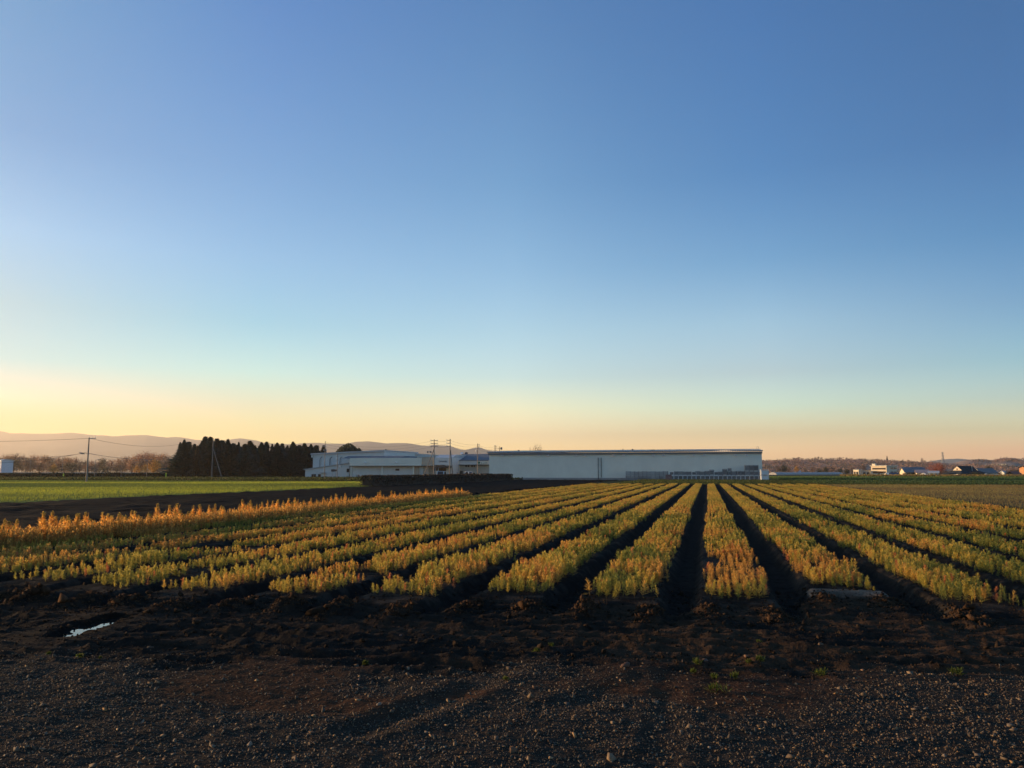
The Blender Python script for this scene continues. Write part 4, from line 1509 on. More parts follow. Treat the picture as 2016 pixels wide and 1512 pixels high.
def hedge(name, label, a, b_, w, h, cols, n_, leaf, seed, top=None):
    g = np.random.default_rng(seed)
    a, b_ = np.array(a[:2]), np.array(b_[:2])
    L_ = np.hypot(*(b_ - a))
    t = (b_ - a) / L_
    s = np.array([-t[1], t[0]])
    q = g.uniform(-.01, 1.01, n_)
    o = g.uniform(-1, 1, n_) ** 3
    o = np.sign(o) * np.abs(g.uniform(0, 1, n_)) ** .35
    z = g.uniform(0, 1, n_) ** .6
    hh = h * (.93 + .16 * noise(q * L_ * .6, q * 0, seed))
    wob = 1 + .25 * (noise(q * L_ * .8, z * 2, seed + 1) - .5)
    rnd = np.sqrt(np.clip(1 - np.clip((z - .6) / .4, 0, 1) ** 2, 0, 1)) * .55 + .45
    fill = g.random(n_) < .3
    o = np.where(fill, g.uniform(-1, 1, n_), o)
    z = np.where(fill, .93 + .1 * g.random(n_), z)
    pos = a[None] + t[None] * (q * L_)[:, None] + s[None] * (o * w / 2 * wob * rnd)[:, None]
    cen = np.stack([pos[:, 0], pos[:, 1], z * hh], -1)
    f = g.random((n_, 1))
    c = np.array(cols[0]) * (1 - f) + np.array(cols[1]) * f
    if top is not None:
        k = (sstep(.85, 1.0, z) * g.random(n_))[:, None]
        c = c * (1 - k) + np.array(top) * k
    mid_ = (a + b_) / 2
    cen -= np.array([mid_[0], mid_[1], 0])
    V_, F_, C_ = quads_cloud(cen, leaf, c, g)
    o = bpy.data.objects.new(name, None)
    o.location = (mid_[0], mid_[1], 0)
    col.objects.link(o)
    link('foliage', np_mesh('foliage', V_, F_, C_), NEEDLE, o)
    # woody core keeps the hedge opaque
    core = MB()
    n4 = [a + s * w * .33, b_ + s * w * .33, b_ - s * w * .33, a - s * w * .33]
    core.hexa([(p_[0], p_[1], -.1) for p_ in n4] + [(p_[0] * 1.0, p_[1], h * .84) for p_ in n4])
    core.build('branches', BARK, o)
    return tag(o, label, 'hedge')


ha, hb = ground_at(722, 958.5), ground_at(1001, 946.8)
hedge('hedge', 'clipped dark hedge with a rounded end along the bare soil before the white buildings', ha, hb, 1.7, 1.22, ((.016, .018, .013), (.03, .03, .02)), 16000, .10, 1, (.08, .045, .025))
ha, hb = at(-60, 940, 176), at(345, 940, 196)
hedge('hedge', 'long low dark green hedge before the guard rail', ha, hb, 2.2, 1.2, ((.02, .03, .018), (.035, .045, .022)), 12000, .22, 2)

# ------------------------------------------------------------------ poles, lamps, wires, rail
def upole(name, u, vb, vt, label, d=None, arms=(), brace=None, r=.13, cat='utility pole', group='utility poles', lamp=None):
    g0 = ground_at(u, vb) if d is None else at(u, vb, d)
    d = float(g0 @ FW)
    h_ = at(u, vt, d)[2]
    ut = u - (u - 1008) * (vb - vt) / 13400.0
    x, y = g0[0], g0[1]
    root = empty(name, (x, y, 0), label, cat, group)
    MB().tube([(x, y, -.3), (x, y, h_)], r, 8, r * .65).build('shaft', POLE, root)
    for z, half, off in arms:
        zz = h_ - z
        m = MB()
        p0 = np.array([x, y, zz]) + RT * (off - half)
        p1 = np.array([x, y, zz]) + RT * (off + half)
        m.tube([p0, p1], .055, 6)
        arm = m.build('crossarm', STEEL, root)
        for k in (-1, 0, 1) if half > .5 else (-1, 1):
            q = np.array([x, y, zz]) + RT * (off + half * .9 * k)
            MB().tube([q + np.array([0, 0, .056]), q + np.array([0, 0, .26])], .06, 6, .035).build('insulator', WRAP, arm)
    if brace:
        q = ground_at(*brace[:2]) if d is None else at(brace[0], vb, d)
        zt_ = at(u, brace[2], d)[2]
        MB().tube([(q[0], q[1], -.2), (x + RT[0] * .12, y + RT[1] * .12, zt_)], .10, 8, .08).build('brace', POLE, root)
    if lamp:
        side, z = lamp
        p0 = np.array([x, y, h_ - z])
        p1 = p0 + RT * side
        MB().tube([p0, p0 + RT * side * .6 + np.array([0, 0, .12]), p1 + np.array([0, 0, .1])], .04, 6).build('lamp_arm', STEEL, root)
        MB().box(p1[0] - .3, p1[0] + .3, p1[1] - .14, p1[1] + .14, p1[2] - .02, p1[2] + .12).build('lamp_head', TRIM, root)
    return root, np.array([x, y, h_])


A3 = ((.25, .75, 0), (.85, .75, 0), (1.45, .75, 0))
p1, t1 = upole('utility_pole', 170, 950.5, 861.5, 'tall leaning-looking utility pole alone at the edge of the wheat field', arms=((.12, .55, .45),))
x, y = t1[:2]
q = at(167, 892.5, float(t1 @ FW))
MB().tube([q - RT * .9 + np.array([0, 0, .15]), q - RT * .1], .05).build('side_bracket', STEEL, p1)
MB().box(q[0] - .62, q[0] - .25, q[1] - .2, q[1] + .2, q[2] - .12, q[2] + .1).build('junction_box', TRIM, p1)
p3, t3 = upole('utility_pole', 416.5, 942, 862.5, 'pale pole with a slanting brace before the dark conifers', d=183, brace=(437.5, 941, 884))
p4, t4 = upole('utility_pole', 638.5, 943, 868.5, 'slim pole before the annex windows', d=163, arms=((1.2, .3, 0), (2.0, .3, 0)), r=.1)
p5, t5 = upole('utility_pole', 663.5, 943, 890.5, 'short dark pole beside the raised transformer', d=163, arms=((.8, .25, 0), (1.6, .25, 0)), r=.09)
p6, t6 = upole('utility_pole', 854, 941, 865, 'tall pole with a long slanting brace before the cream hall', d=158, arms=A3, brace=(831, 940, 880))
p7, t7 = upole('utility_pole', 885.5, 941, 864.5, 'tall pole with a steep brace at the office corner', d=160, arms=tuple((z, .45, -.3) for z, _, _ in A3), brace=(892.5, 940, 886))
p8, t8 = upole('utility_pole', 940, 941, 873, 'pole with a round lamp before the emblem board', d=162, arms=((.3, .2, .2), (.7, .2, .2), (1.1, .2, .2)), r=.11)
p9, t9 = upole('utility_pole', 974.5, 938, 876.5, 'pole top rising behind the shed roof, farther from the lamp', d=205, arms=((.3, .35, .2), (.8, .35, .2), (1.3, .35, .2)))
p10, t10 = upole('utility_pole', 983, 938, 879, 'pole top with a box behind the shed roof', d=212, arms=((.6, .5, 0),))
m = MB()
q = t10 + RT * .55 + np.array([0, 0, -.55])
m.tube([q + np.array([0, 0, -.35]), q + np.array([0, 0, .35])], .26, 10)
m.build('transformer', TRIM, p10)
q = t6 + np.array([0, 0, -2.6])
for k, w in ((-.35, .3), (-.95, .22)):
    MB().box(q[0] + k - w / 2 - .4, q[0] + k + w / 2 - .4, q[1] - .2, q[1] + .2, q[2] - .15, q[2] + .2).build('junction_box', TRIM, p6)
q = t8 + np.array([0, 0, -1.55]) - RT * .3
MB().tube([q, q + RT * .3], .04).build('lamp_arm', STEEL, p8)
MB().tube([q + np.array([0, 0, -.12]), q + np.array([0, 0, .12])], .16, 10).build('lamp_head', WRAP, p8)
# raised transformer box between legs
xq, zq = uz(658.5, 926, 164)
tr = empty('transformer_rack', (xq, 164, 0), 'dark transformer on steel legs before the annex', 'transformer')
for k in (-.45, .45):
    MB().tube([(xq + k - .1, 164, -.2), (xq + k - .1, 164, zq - .3)], .05).build('leg', STEEL, tr)
MB().box(xq - .7, xq - .1, 163.7, 164.3, zq - .3, zq + .25).build('tank', DARKST, tr)
MB().box(xq - .02, xq + .5, 163.7, 164.3, zq - .25, zq + .2).build('tank', DARKST, tr)

LP_ = [(57.5, 943, 905, 'thin post without lamp, farthest along the rail from the conifers', None), (121.5, 943, 901, 'thin post beside a yellow marker', None),
       (186, 942, 905, 'street lamp with an arm just past the leaning-looking pole', (.9, .05)), (238, 941, 924, 'short grey post behind the hedge', None),
       (288.5, 941, 905, 'pale street lamp near the golden trees', (-.35, .3))]
for u, vb, vt, lab, lm in LP_:
    upole('street_lamp' if lm else 'rail_post', u, vb, vt, lab, d=186, r=.07, lamp=lm, cat='street lamp' if lm else 'post', group='posts along the rail')
for u, v0, v1, lab in ((124.5, 943, 932.5, 'bright yellow marker board beside the thin post'), (326.5, 940, 931, 'bright yellow marker board near the conifers')):
    g0 = at(u, v0, 181)
    zt_ = at(u, v1, 181)[2]
    r = empty('marker_post', (g0[0], g0[1], 0), lab, 'marker', 'yellow marker boards')
    MB().box(g0[0] - .16, g0[0] + .16, g0[1] - .03, g0[1] + .03, .35, max(zt_, 1.2)).build('board', YELLOW, r)
    MB().box(g0[0] - .03, g0[0] + .03, g0[1] + .031, g0[1] + .07, -.1, .9).build('post', STEEL, r)
# guard rail
ga, gb = at(-70, 931.5, 205), at(345, 931.5, 214)
r = empty('guard_rail', ((ga + gb)[0] / 2, (ga + gb)[1] / 2, 0), 'long white guard rail along the road before the autumn trees', 'guard rail')
zz = ga[2]
dd = (gb - ga)
dd[2] = 0
dd /= np.linalg.norm(dd)
nn = np.array([-dd[1], dd[0], 0]) * .03
MB().hexa([ga - nn - (0, 0, .14), gb - nn - (0, 0, .14), gb + nn - (0, 0, .14), ga + nn - (0, 0, .14), ga - nn + (0, 0, .14), gb - nn + (0, 0, .14), gb + nn + (0, 0, .14), ga + nn + (0, 0, .14)]).build('rail', GUARD, r)
for k in range(18):
    q = ga + (gb - ga) * (k + .5) / 18
    MB().tube([(q[0] + nn[0] * 3, q[1] + nn[1] * 3, -.2), (q[0] + nn[0] * 3, q[1] + nn[1] * 3, zz + .12)], .05).build('post', GUARD, r)


def wire(a, b_, sag, label, r=.02, group='overhead wires'):
    a, b_ = np.array(a), np.array(b_)
    pts = [a + (b_ - a) * t - np.array([0, 0, 4 * sag * t * (1 - t)]) for t in np.linspace(0, 1, 17)]
    mid_ = tuple((a + b_) / 2)
    o = MB().tube(pts, r, 4).build('overhead_wire', DARKST, None, mid_)
    return tag(o, label, 'wire', group)


d1 = float(t1 @ FW)
off_l = at(-140, 868, d1 + 2)
hid = at(352, 875, d1 + 60)
wire(t1 - (0, 0, .1), off_l, .25, 'top wire running out of the picture from the leaning-looking pole')
wire(t1 - (0, 0, .1), hid, .8, 'top wire from the leaning-looking pole toward the conifers')
m1 = at(168, 892, d1)
wire(m1, at(-140, 893, d1 + 4), .9, 'middle wire running out of the picture from the leaning-looking pole')
wire(m1, at(352, 903, d1 + 60), .6, 'middle wire from the leaning-looking pole toward the conifers')
wire(at(168, 891, d1), at(-140, 905, d1 + 4), 1.0, 'lower communication wire sagging before the autumn trees', .025)
wire(at(168, 891, d1), at(352, 898, d1 + 60), .9, 'lower wire sagging toward the golden trees', .016)
for k in range(3):
    dz = np.array([0, 0, .25 + .6 * k])
    nm = ('top', 'middle', 'lowest')[k]
    wire(t6 - dz, t7 - dz, .25, f'{nm} wire of three between the two braced poles', .013)
    wire(t7 - dz, t8 - (0, 0, .3 + .4 * k), .35, f'{nm} wire of three from the office corner pole to the lamp pole', .013)
    wire(t8 - (0, 0, .3 + .4 * k), t9 - (0, 0, .3 + .5 * k), .5, f'{nm} wire of three from the lamp pole to the pole behind the shed', .013)
    wire(t4 - (0, 0, .2 + .5 * k), t6 - dz, 1.2, f'{nm} wire of three from the annex pole to the braced pole', .012)

# ------------------------------------------------------------------ village right of the shed
def vil(u, d):
    return at(u, 930, d)


def house(name, label, u, d, w, dp, h_, rh, ang, wm, rm, cat='house', ridge='x', wins=(), over=.35, group=None, parts=True):
    """walls, gable roof with eaves, windows given as (face, x0, x1, z0, z1)"""
    c = vil(u, d)
    ox, oy = c[0], c[1]
    r = empty(name, (ox, oy, 0), label, cat, group)
    hw, hd = w / 2, dp / 2

    def B(m):
        m.v = [(v[0] + ox, v[1] + oy, v[2]) for v in m.v]
        return m
    if rh > 0:
        if ridge == 'x':
            wl = MB().prism([(-hd, -.3), (hd, -.3), (hd, h_), (0, h_ + rh), (-hd, h_)], 'x', -hw, hw)
        else:
            wl = MB().prism([(-hw, -.3), (hw, -.3), (hw, h_), (0, h_ + rh), (-hw, h_)], 'y', -hd, hd)
        B(wl).build('wall', wm, r)
        k = rh / (hd if ridge == 'x' else hw)
        e = (hd if ridge == 'x' else hw) + over
        t = .14
        pr = [(-e, h_ - over * k + .01), (0, h_ + rh + .01), (e, h_ - over * k + .01), (e, h_ - over * k + t), (0, h_ + rh + t), (-e, h_ - over * k + t)]
        B(MB().prism(pr, ridge, -(hw if ridge == 'x' else hd) - over, (hw if ridge == 'x' else hd) + over)).build('roof', rm, r)
    else:
        B(MB().box(-hw, hw, -hd, hd, -.3, h_)).build('wall', wm, r)
        B(MB().box(-hw - over, hw + over, -hd - over, hd + over, h_ + .003, h_ + .18)).build('roof', rm, r)
    for f, a, b_, z0, z1 in wins:
        m, g_ = MB(), MB()
        t = .06
        if f == 'f':
            m.box(a - t, b_ + t, -hd - .05, -hd - .004, z0 - t, z1 + t)
            g_.box(a, b_, -hd - .062, -hd - .051, z0, z1)
        else:
            m.box(-hw - .05, -hw - .004, a - t, b_ + t, z0 - t, z1 + t)
            g_.box(-hw - .062, -hw - .051, a, b_, z0, z1)
        fr = B(m).build('window', TRIM, r)
        g_.v = [(v[0] + ox, v[1] + oy, v[2]) for v in g_.v]
        g_.build('pane', PANE, fr)
    r.rotation_euler.z = ang
    return r


# greenhouse tunnel
a_, b_ = vil(1521, 395), vil(1652, 440)
gl_ = np.hypot(*(b_ - a_)[:2])
ga_ = math.atan2((b_ - a_)[1], (b_ - a_)[0])
gr = empty('greenhouse_tunnel', (a_[0], a_[1], 0), 'long low white film greenhouse tunnel beyond the green strip, behind the shed corner', 'greenhouse')
m = MB()
prof = [(2.2 * math.cos(t), 1.2 * math.sin(t) ** .8 if 0 < t < math.pi else 0) for t in np.linspace(0, math.pi, 11)]
m.prism([(p_ + a_[1], z) for p_, z in prof], 'x', a_[0], a_[0] + gl_)
m.build('film', VINYL, gr)
for k in range(14):
    xx = a_[0] + gl_ * (k + .02) / 13.1
    MB().tube([(xx, a_[1] + p_ * 1.008, z * 1.01 + .01) for p_, z in prof], .04, 4).build('hoop', STEEL, gr)
gr.rotation_euler.z = ga_

# school-like white block, lit end
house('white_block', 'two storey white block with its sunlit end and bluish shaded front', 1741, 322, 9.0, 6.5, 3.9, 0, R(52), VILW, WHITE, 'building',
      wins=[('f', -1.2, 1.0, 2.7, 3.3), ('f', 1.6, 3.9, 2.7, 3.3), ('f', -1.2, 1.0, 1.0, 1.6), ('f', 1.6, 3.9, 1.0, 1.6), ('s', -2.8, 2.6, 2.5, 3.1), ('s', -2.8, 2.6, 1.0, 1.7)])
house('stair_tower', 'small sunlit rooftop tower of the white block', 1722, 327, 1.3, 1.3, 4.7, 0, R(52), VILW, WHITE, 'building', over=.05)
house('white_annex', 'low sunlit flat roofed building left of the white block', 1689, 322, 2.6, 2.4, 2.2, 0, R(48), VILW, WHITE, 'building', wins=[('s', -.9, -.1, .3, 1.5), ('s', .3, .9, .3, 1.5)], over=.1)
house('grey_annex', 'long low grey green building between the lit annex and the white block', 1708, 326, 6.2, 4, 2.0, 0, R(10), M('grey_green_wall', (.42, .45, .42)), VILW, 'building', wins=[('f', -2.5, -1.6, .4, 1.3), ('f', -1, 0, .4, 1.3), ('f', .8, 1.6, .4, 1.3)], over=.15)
c = vil(1756, 262)
r = empty('blue_container', (c[0], c[1], 0), 'blue storage container before the white block', 'container')
MB().box(c[0] - 1.6, c[0] + 1.6, c[1] - 1.1, c[1] + 1.1, .05, 1.25).build('body', BLUEP, r)
for k in range(9):
    MB().box(c[0] - 1.5 + k * .36, c[0] - 1.4 + k * .36, c[1] - 1.14, c[1] - 1.101, .1, 1.2).build('rib', BLUEP, r)
r.rotation_euler.z = R(15)
c = vil(1744.5, 258)
r = empty('storage_tank', (c[0], c[1], 0), 'round cream tank at the end of the blue container', 'tank')
MB().tube([(c[0], c[1], 0), (c[0], c[1], .95)], .38, 16).build('shell', CREAM, r)
MB().tube([(c[0], c[1], .95), (c[0], c[1], 1.15)], .38, 16, .08).build('lid', CREAM, r)
for u, v0, v1, d, lab in ((1696.5, 939, 921, 262, 'pale pole standing before the white annex'), (1674.5, 937, 926, 285, 'thin pole between the greenhouse and the white annex'), (1701.5, 938.5, 933, 262, 'short white stake beside the pale pole'),
                          (1509.5, 933, 906, 300, 'thin mast just past the shed corner'), (2009.5, 930, 904.5, 330, 'white pole on the wooded slope over the red roof'), (1658, 937, 929, 290, 'short thin pole at the end of the greenhouse'),
                          (1942, 928, 914, 330, 'thin pole on the slope behind the grey barn')):
    upole('thin_pole', u, v0, v1, lab, d=d, r=.07, cat='pole', group='thin poles in the village', arms=((.2, .4, 0),) if d > 299 else ())
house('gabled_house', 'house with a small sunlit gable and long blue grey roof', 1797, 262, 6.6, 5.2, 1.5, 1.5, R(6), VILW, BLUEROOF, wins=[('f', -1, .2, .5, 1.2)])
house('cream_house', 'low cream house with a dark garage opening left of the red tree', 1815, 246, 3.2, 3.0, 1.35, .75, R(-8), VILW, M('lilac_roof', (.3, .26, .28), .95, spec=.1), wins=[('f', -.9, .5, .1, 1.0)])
vehicle('parked_car', 'small dark windowed white car parked before the cream house', 'car', tuple(vil(1821, 238) * (1, 1, 0)), R(60), 2.6, 1.2, CARW, 'car')
house('white_house', 'small greenish white house with two dark windows under the red tree', 1838, 240, 2.5, 2.4, 1.25, .5, R(-16), M('greenish_wall', (.45, .5, .46)), METROOF, wins=[('f', -.9, -.3, .5, 1.0), ('f', .3, .9, .5, 1.0)])
house('blue_hut', 'low pale blue hut against the small white house', 1843, 233, 1.0, .9, .5, .2, R(10), LBLUE, LBLUE, cat='hut')

# big hip-and-gable house
c = vil(1900, 240)
ox, oy = c[0], c[1]
r = empty('farmhouse', (ox, oy, 0), 'big farmhouse with a broad dark hip roof and sunlit gable', 'house')


def O(m):
    m.v = [(v[0] + ox, v[1] + oy, v[2]) for v in m.v]
    return m


O(MB().box(-4.6, 4.6, -3.4, 3.4, -.3, 1.2)).build('wall', M('brown_wall', (.09, .07, .06), .8, .2, 2), r)
rf = O(MB().hexa([(-5.6, -4.4, 1.0), (5.6, -4.4, 1.0), (5.6, 4.4, 1.0), (-5.6, 4.4, 1.0), (-3.2, -1.9, 2.35), (3.2, -1.9, 2.35), (3.2, 1.9, 2.35), (-3.2, 1.9, 2.35)])).build('lower_roof', DARKROOF, r)
O(MB().prism([(-2.2, 2.2), (2.2, 2.2), (0, 4.0)], 'x', -2.9, 2.9)).build('upper_roof', DARKROOF, r)
gab = O(MB().prism([(-1.9, 2.36), (1.9, 2.36), (0, 3.8)], 'x', -2.98, -2.905)).build('gable', CREAM, r)
O(MB().box(-2.999, -2.985, -.35, .35, 2.5, 3.1)).build('gable_door', M('brown_trim', (.12, .08, .06)), gab)
O(MB().tube([(.6, -2.3, 2.2), (.6, -2.3, 4.1)], .09, 8)).build('chimney', STEEL, r)
pr_ = O(MB().box(-5.6, -4.601, -3.0, -.9, -.2, 1.0)).build('porch', CREAM, r)
for k in range(3):
    O(MB().box(-5.66, -5.601, -2.8 + k * .65, -2.35 + k * .65, .1, .85)).build('porch_opening', M('brown_trim', (.12, .08, .06)), pr_)
r.rotation_euler.z = R(30)
r.scale = (1.0, .9, .85)
house('grey_barn', 'grey barn roof sloping down behind the farmhouse', 1938, 250, 5.0, 5, 1.3, 1.3, R(15), M('grey_green_wall', (.42, .45, .42)), M('grey_roof', (.17, .17, .17)), cat='barn')
c = vil(1942.5, 231)
r = empty('dome_shed', (c[0], c[1], 0), 'small grey round topped shed at the end of the farmhouse', 'shed')
MB().prism([(c[0] + .72 * math.cos(t), 1.12 * math.sin(t)) for t in np.linspace(0, math.pi, 12)], 'y', c[1] - .8, c[1] + .8).build('shell', STEEL, r)
MB().box(c[0] - .3, c[0] + .3, c[1] - .84, c[1] - .801, 0, .8).build('door', M('grey_roof', (.17, .17, .17)), r)
vehicle('parked_car', 'pale low car parked past the round topped shed', 'car', tuple(vil(1961, 232) * (1, 1, 0)), R(75), 2.4, 1.05, LBLUE, 'car')
for u, lab in ((1967, 'sunlit yellow arched barn on the slope, the wider of two'), (1981.5, 'sunlit yellow arched barn on the slope, the narrower of two')):
    c = at(u, 918.5, 700)
    r = empty('arched_barn', (c[0], c[1], c[2]), lab, 'barn', 'arched barns')
    w = 2.0 if u < 1970 else 1.6
    MB().prism([(c[0] + w * math.cos(t), c[2] + 2.2 * math.sin(t)) for t in np.linspace(0, math.pi, 12)], 'y', c[1] - .05, c[1] + 6).build('shell', M('pale_yellow', (.6, .55, .35)), r)
    MB().box(c[0] - w, c[0] + w, c[1], c[1] + 5.9, c[2] - 2.2, c[2]).build('base', BARK, r)
    r.rotation_euler.z = R(55)
house('red_roof_house', 'low house with a rust red roof near the orange wall', 1996, 250, 2.8, 2.4, .9, .75, R(30), M('brown_wall', (.09, .07, .06)), REDROOF)
house('orange_house', 'tall orange walled house at the edge of the village', 2017, 252, 2.0, 2.0, 2.9, .4, R(40), ORANGEW, DARKROOF)
house('white_cottage', 'tiny white gabled cottage on the slope under the arched barns', 1975.5, 300, 1.6, 1.6, 1.2, .6, R(40), WHITE2, METROOF)
house('far_cottage', 'tiny white cottage among the trees behind the greenhouse', 1570, 480, 3, 2.6, 1.4, .7, R(10), WHITE2, METROOF)
c = vil(2009, 228)
r = empty('blue_bin', (c[0], c[1], 0), 'pale blue container at the edge of the green strip', 'container')
MB().box(c[0] - .7, c[0] + .7, c[1] - .4, c[1] + .4, 0, .62).build('body', LBLUE, r)
MB().box(c[0] - .74, c[0] + .74, c[1] - .44, c[1] + .44, .621, .68).build('lid', WHITE2, r)

# village trees
REDT = make_tree('red_tree', 'broad', 10, 11, ((.30, .10, .06), (.46, .16, .09)), 80, .24, 3000)
b_ = at(1843, 908.5, 250)
plant(REDT, used, (b_[0], b_[1], 0), (b_[2] / 9.4 * 1.05, b_[2] / 9.4 * 1.05, b_[2] / 9.4), 0, 'big round red leaved tree beside the dark farmhouse', 'tree', None)
OLV = make_tree('garden_tree', 'broad', 10, 10, ((.03, .035, .018), (.07, .07, .03)), 81, .3, 1600)
BRN = make_tree('garden_tree', 'broad', 10, 10, ((.11, .075, .055), (.19, .12, .08)), 82, .22, 1600)
VT = [(1530, 917, 340, 1, .9), (1541, 914, 345, 0, 1), (1553, 919, 350, 1, .9), (1568, 917.5, 330, 2, .7), (1585, 922, 345, 1, 1.1), (1600, 919, 360, 1, .9), (1613, 921, 350, 0, 1), (1624, 918, 345, 0, .9), (1637, 917, 360, 1, 1.2),
      (1654, 921, 350, 0, 1), (1667, 922, 345, 0, 1), (1676, 920, 350, 1, .9), (1699, 915, 370, 1, .9), (1730, 931, 310, 0, .6), (1780, 931, 250, 2, .8), (1790, 929, 252, 0, 1.2), (1803, 930, 250, 0, .9), (1850, 928, 246, 1, .8), (1858, 926, 247, 1, .9),
      (1866, 927, 262, 0, .8), (1915, 928, 233, 0, 1.0), (1925, 929, 231, 0, 1.0), (1933, 931, 230, 0, .9), (1952, 922, 275, 0, .9), (1986, 925, 275, 0, 1), (1995, 922, 290, 1, 1), (1967, 930, 262, 1, 1.2), (2005, 924, 262, 0, .9), (1948, 915, 340, 0, .9),
      (1897, 932, 229, 0, .8), (1906, 933, 229, 0, .8)]
for i, (u, v, d, k, w) in enumerate(VT):
    d = d * 1.4 if u < 1660 else d
    b_ = at(u, v, d)
    s = b_[2] / 9.6
    pr_ = (OLV, BRN, GOLDT)[k]
    w *= 1.0 if v < 925 else 1.6
    zone = 'behind the greenhouse' if u < 1680 else 'round the white block' if u < 1770 else 'round the farmhouse' if u < 1945 else 'on the slope beyond the barn'
    plant(pr_, used, (b_[0], b_[1], 0), (s * w, s * w, s), random.uniform(0, 6), f'{("dark olive", "brown leafless", "golden orange")[k]} {"low bush" if v > 925 else "tree"} {zone}', 'tree', f'{("olive", "brown", "golden")[k]} {"bushes" if v > 925 else "trees"} {zone}')

# ------------------------------------------------------------------ hills, mountains
def range_mesh(name, prof, depth, foot, c, mat, seed, rough=1.0, step=4.0, back=1.3, nrow=14):
    us, vs_ = zip(*prof)
    u = np.arange(us[0], us[-1], step)
    v = np.interp(u, us, vs_)
    rows = []
    for k in range(nrow + 1):
        s = k / nrow
        row = []
        for uu_, vv_ in zip(u, v):
            top_ = at(uu_, vv_, depth)
            ft = at(uu_, 930, foot)
            p_ = ft + (top_ - ft) * s
            zr__ = top_[2]
            n1 = fbm(np.array([p_[0] / (depth * .02)]), np.array([p_[1] / (depth * .02)]), seed, 4)[0] - .5
            p_[2] = max(0, zr__ * (s ** 1.15)) * (1 + (.5 * n1 * (1 - s) * rough)) + (zr__ * .05 * n1 * rough if k == nrow else 0) - (3 if k == 0 else 0)
            row.append(p_)
        rows.append(row)
    rows.append([at(a, 930, depth * back) * np.array([1, 1, 0]) - np.array([0, 0, 4]) for a in u])
    V = np.array(rows).reshape(-1, 3)
    nx = len(u)
    i = np.arange(len(rows) * nx).reshape(len(rows), nx)
    Q_ = np.stack([i[:-1, :-1], i[:-1, 1:], i[1:, 1:], i[1:, :-1]], -1).reshape(-1, 4)
    n2 = fbm(V[:, 0] / (depth * .012), V[:, 1] / (depth * .03) + V[:, 2] / (depth * .004), seed + 3, 4)[:, None]
    C_ = np.array(c[0]) * (1 - n2) + np.array(c[1]) * n2
    o = link(name, np_mesh(name, V, Q_, C_, True), mat)
    tag(o, kind='structure')
    return np.array(rows[:-1])


MT = [(-900, 862), (-500, 856), (-200, 848), (-60, 845), (0, 848), (10, 850), (20, 853), (45, 853), (80, 854.5), (110, 853), (130, 852), (150, 852.5), (170, 855), (190, 857), (225, 858.5), (250, 857), (290, 856.3), (310, 859), (330, 862), (345, 860), (360, 861.5), (385, 866), (410, 867),
      (440, 867), (455, 865), (465, 863.5), (472, 863), (490, 865), (505, 867), (520, 871), (545, 874), (575, 874.5), (600, 872.5), (620, 872), (650, 873), (680, 873.5), (700, 870), (725, 869), (742, 870.5), (760, 873), (780, 872), (800, 872), (815, 874), (830, 877), (842, 877.5), (855, 875),
      (865, 876.5), (880, 877), (892, 880), (905, 884.5), (917, 886), (928, 883), (938, 881), (946, 881), (953, 884), (960, 886), (980, 887.5), (1005, 888), (1100, 890), (1300, 905), (1360, 925)]
MTM = vcol_mat('mountain_forest', 1.0, .004, .25, 0, .05)
range_mesh('mountains', MT, 6500, 4200, ((.085, .075, .06), (.125, .105, .085)), MTM, 5, .6)
HL = [(1300, 916), (1420, 910), (1503, 907), (1530, 906), (1550, 906.5), (1570, 905), (1600, 906), (1640, 905), (1700, 906.5), (1740, 908.5), (1790, 909.5), (1830, 910), (1870, 911.5), (1885, 910), (1893, 907.5), (1910, 905), (1930, 904), (1945, 905), (1952, 906), (1960, 904), (1972, 902), (1985, 901.5),
      (2000, 902), (2008, 904), (2016, 906), (2040, 903), (2150, 899), (2400, 893), (2800, 896)]
HM = vcol_mat('hill_ground', 1.0, .03, .35, 0, .05)
rows = range_mesh('hills', HL, 1000, 520, ((.24, .175, .13), (.40, .29, .22)), HM, 8, .8, 6.0)
FH = [(1780, 921), (1830, 908), (1850, 905), (1870, 903.5), (1890, 903), (1910, 905), (1950, 910), (2000, 916), (2060, 923)]
range_mesh('far_hill', FH, 7000, 5000, ((.10, .09, .08), (.12, .10, .09)), MTM, 9, .3)

# woods on the hill: one mass
g = np.random.default_rng(91)
nw = 15000
ri, ci = g.integers(0, rows.shape[0] - 1, nw), g.integers(0, rows.shape[1] - 1, nw)
fa, fb = g.random((nw, 1)), g.random((nw, 1))
pos = rows[ri, ci] * (1 - fa) * (1 - fb) + rows[ri + 1, ci] * fa * (1 - fb) + rows[ri, ci + 1] * (1 - fa) * fb + rows[ri + 1, ci + 1] * fa * fb
dens = fbm(pos[:, 0] / 55, pos[:, 1] / 130, 92, 3)
keep = dens > .44 + .12 * (ri > 11)
pos, dens = pos[keep], dens[keep]
pal = np.array([(.24, .165, .135), (.36, .24, .19), (.30, .215, .20), (.17, .14, .11), (.36, .235, .18)])
base_c = pal[np.clip((fbm(pos[:, 0] / 40, pos[:, 1] / 90, 94, 3) * 9 - 2).astype(int), 0, 4)] * g.uniform(.72, .95, (len(pos), 1))
sz = g.uniform(.9, 2.3, len(pos))
cen, cs = [], []
for k in range(13):
    cen.append(pos + g.normal(0, 1, (len(pos), 3)) * sz[:, None] * np.array([.55, .55, .4]) + np.array([0, 0, 1])[None] * sz[:, None] * .9)
    cs.append(base_c * g.uniform(.85, 1.15, (len(pos), 1)))
cen, cs, ss = np.concatenate(cen), np.concatenate(cs), np.tile(sz * .27, 13)
V_, F_, C_ = quads_cloud(cen, ss, cs, g, .6)
o = link('hillside_woods', np_mesh('hillside_woods', V_, F_, C_), TWIG)
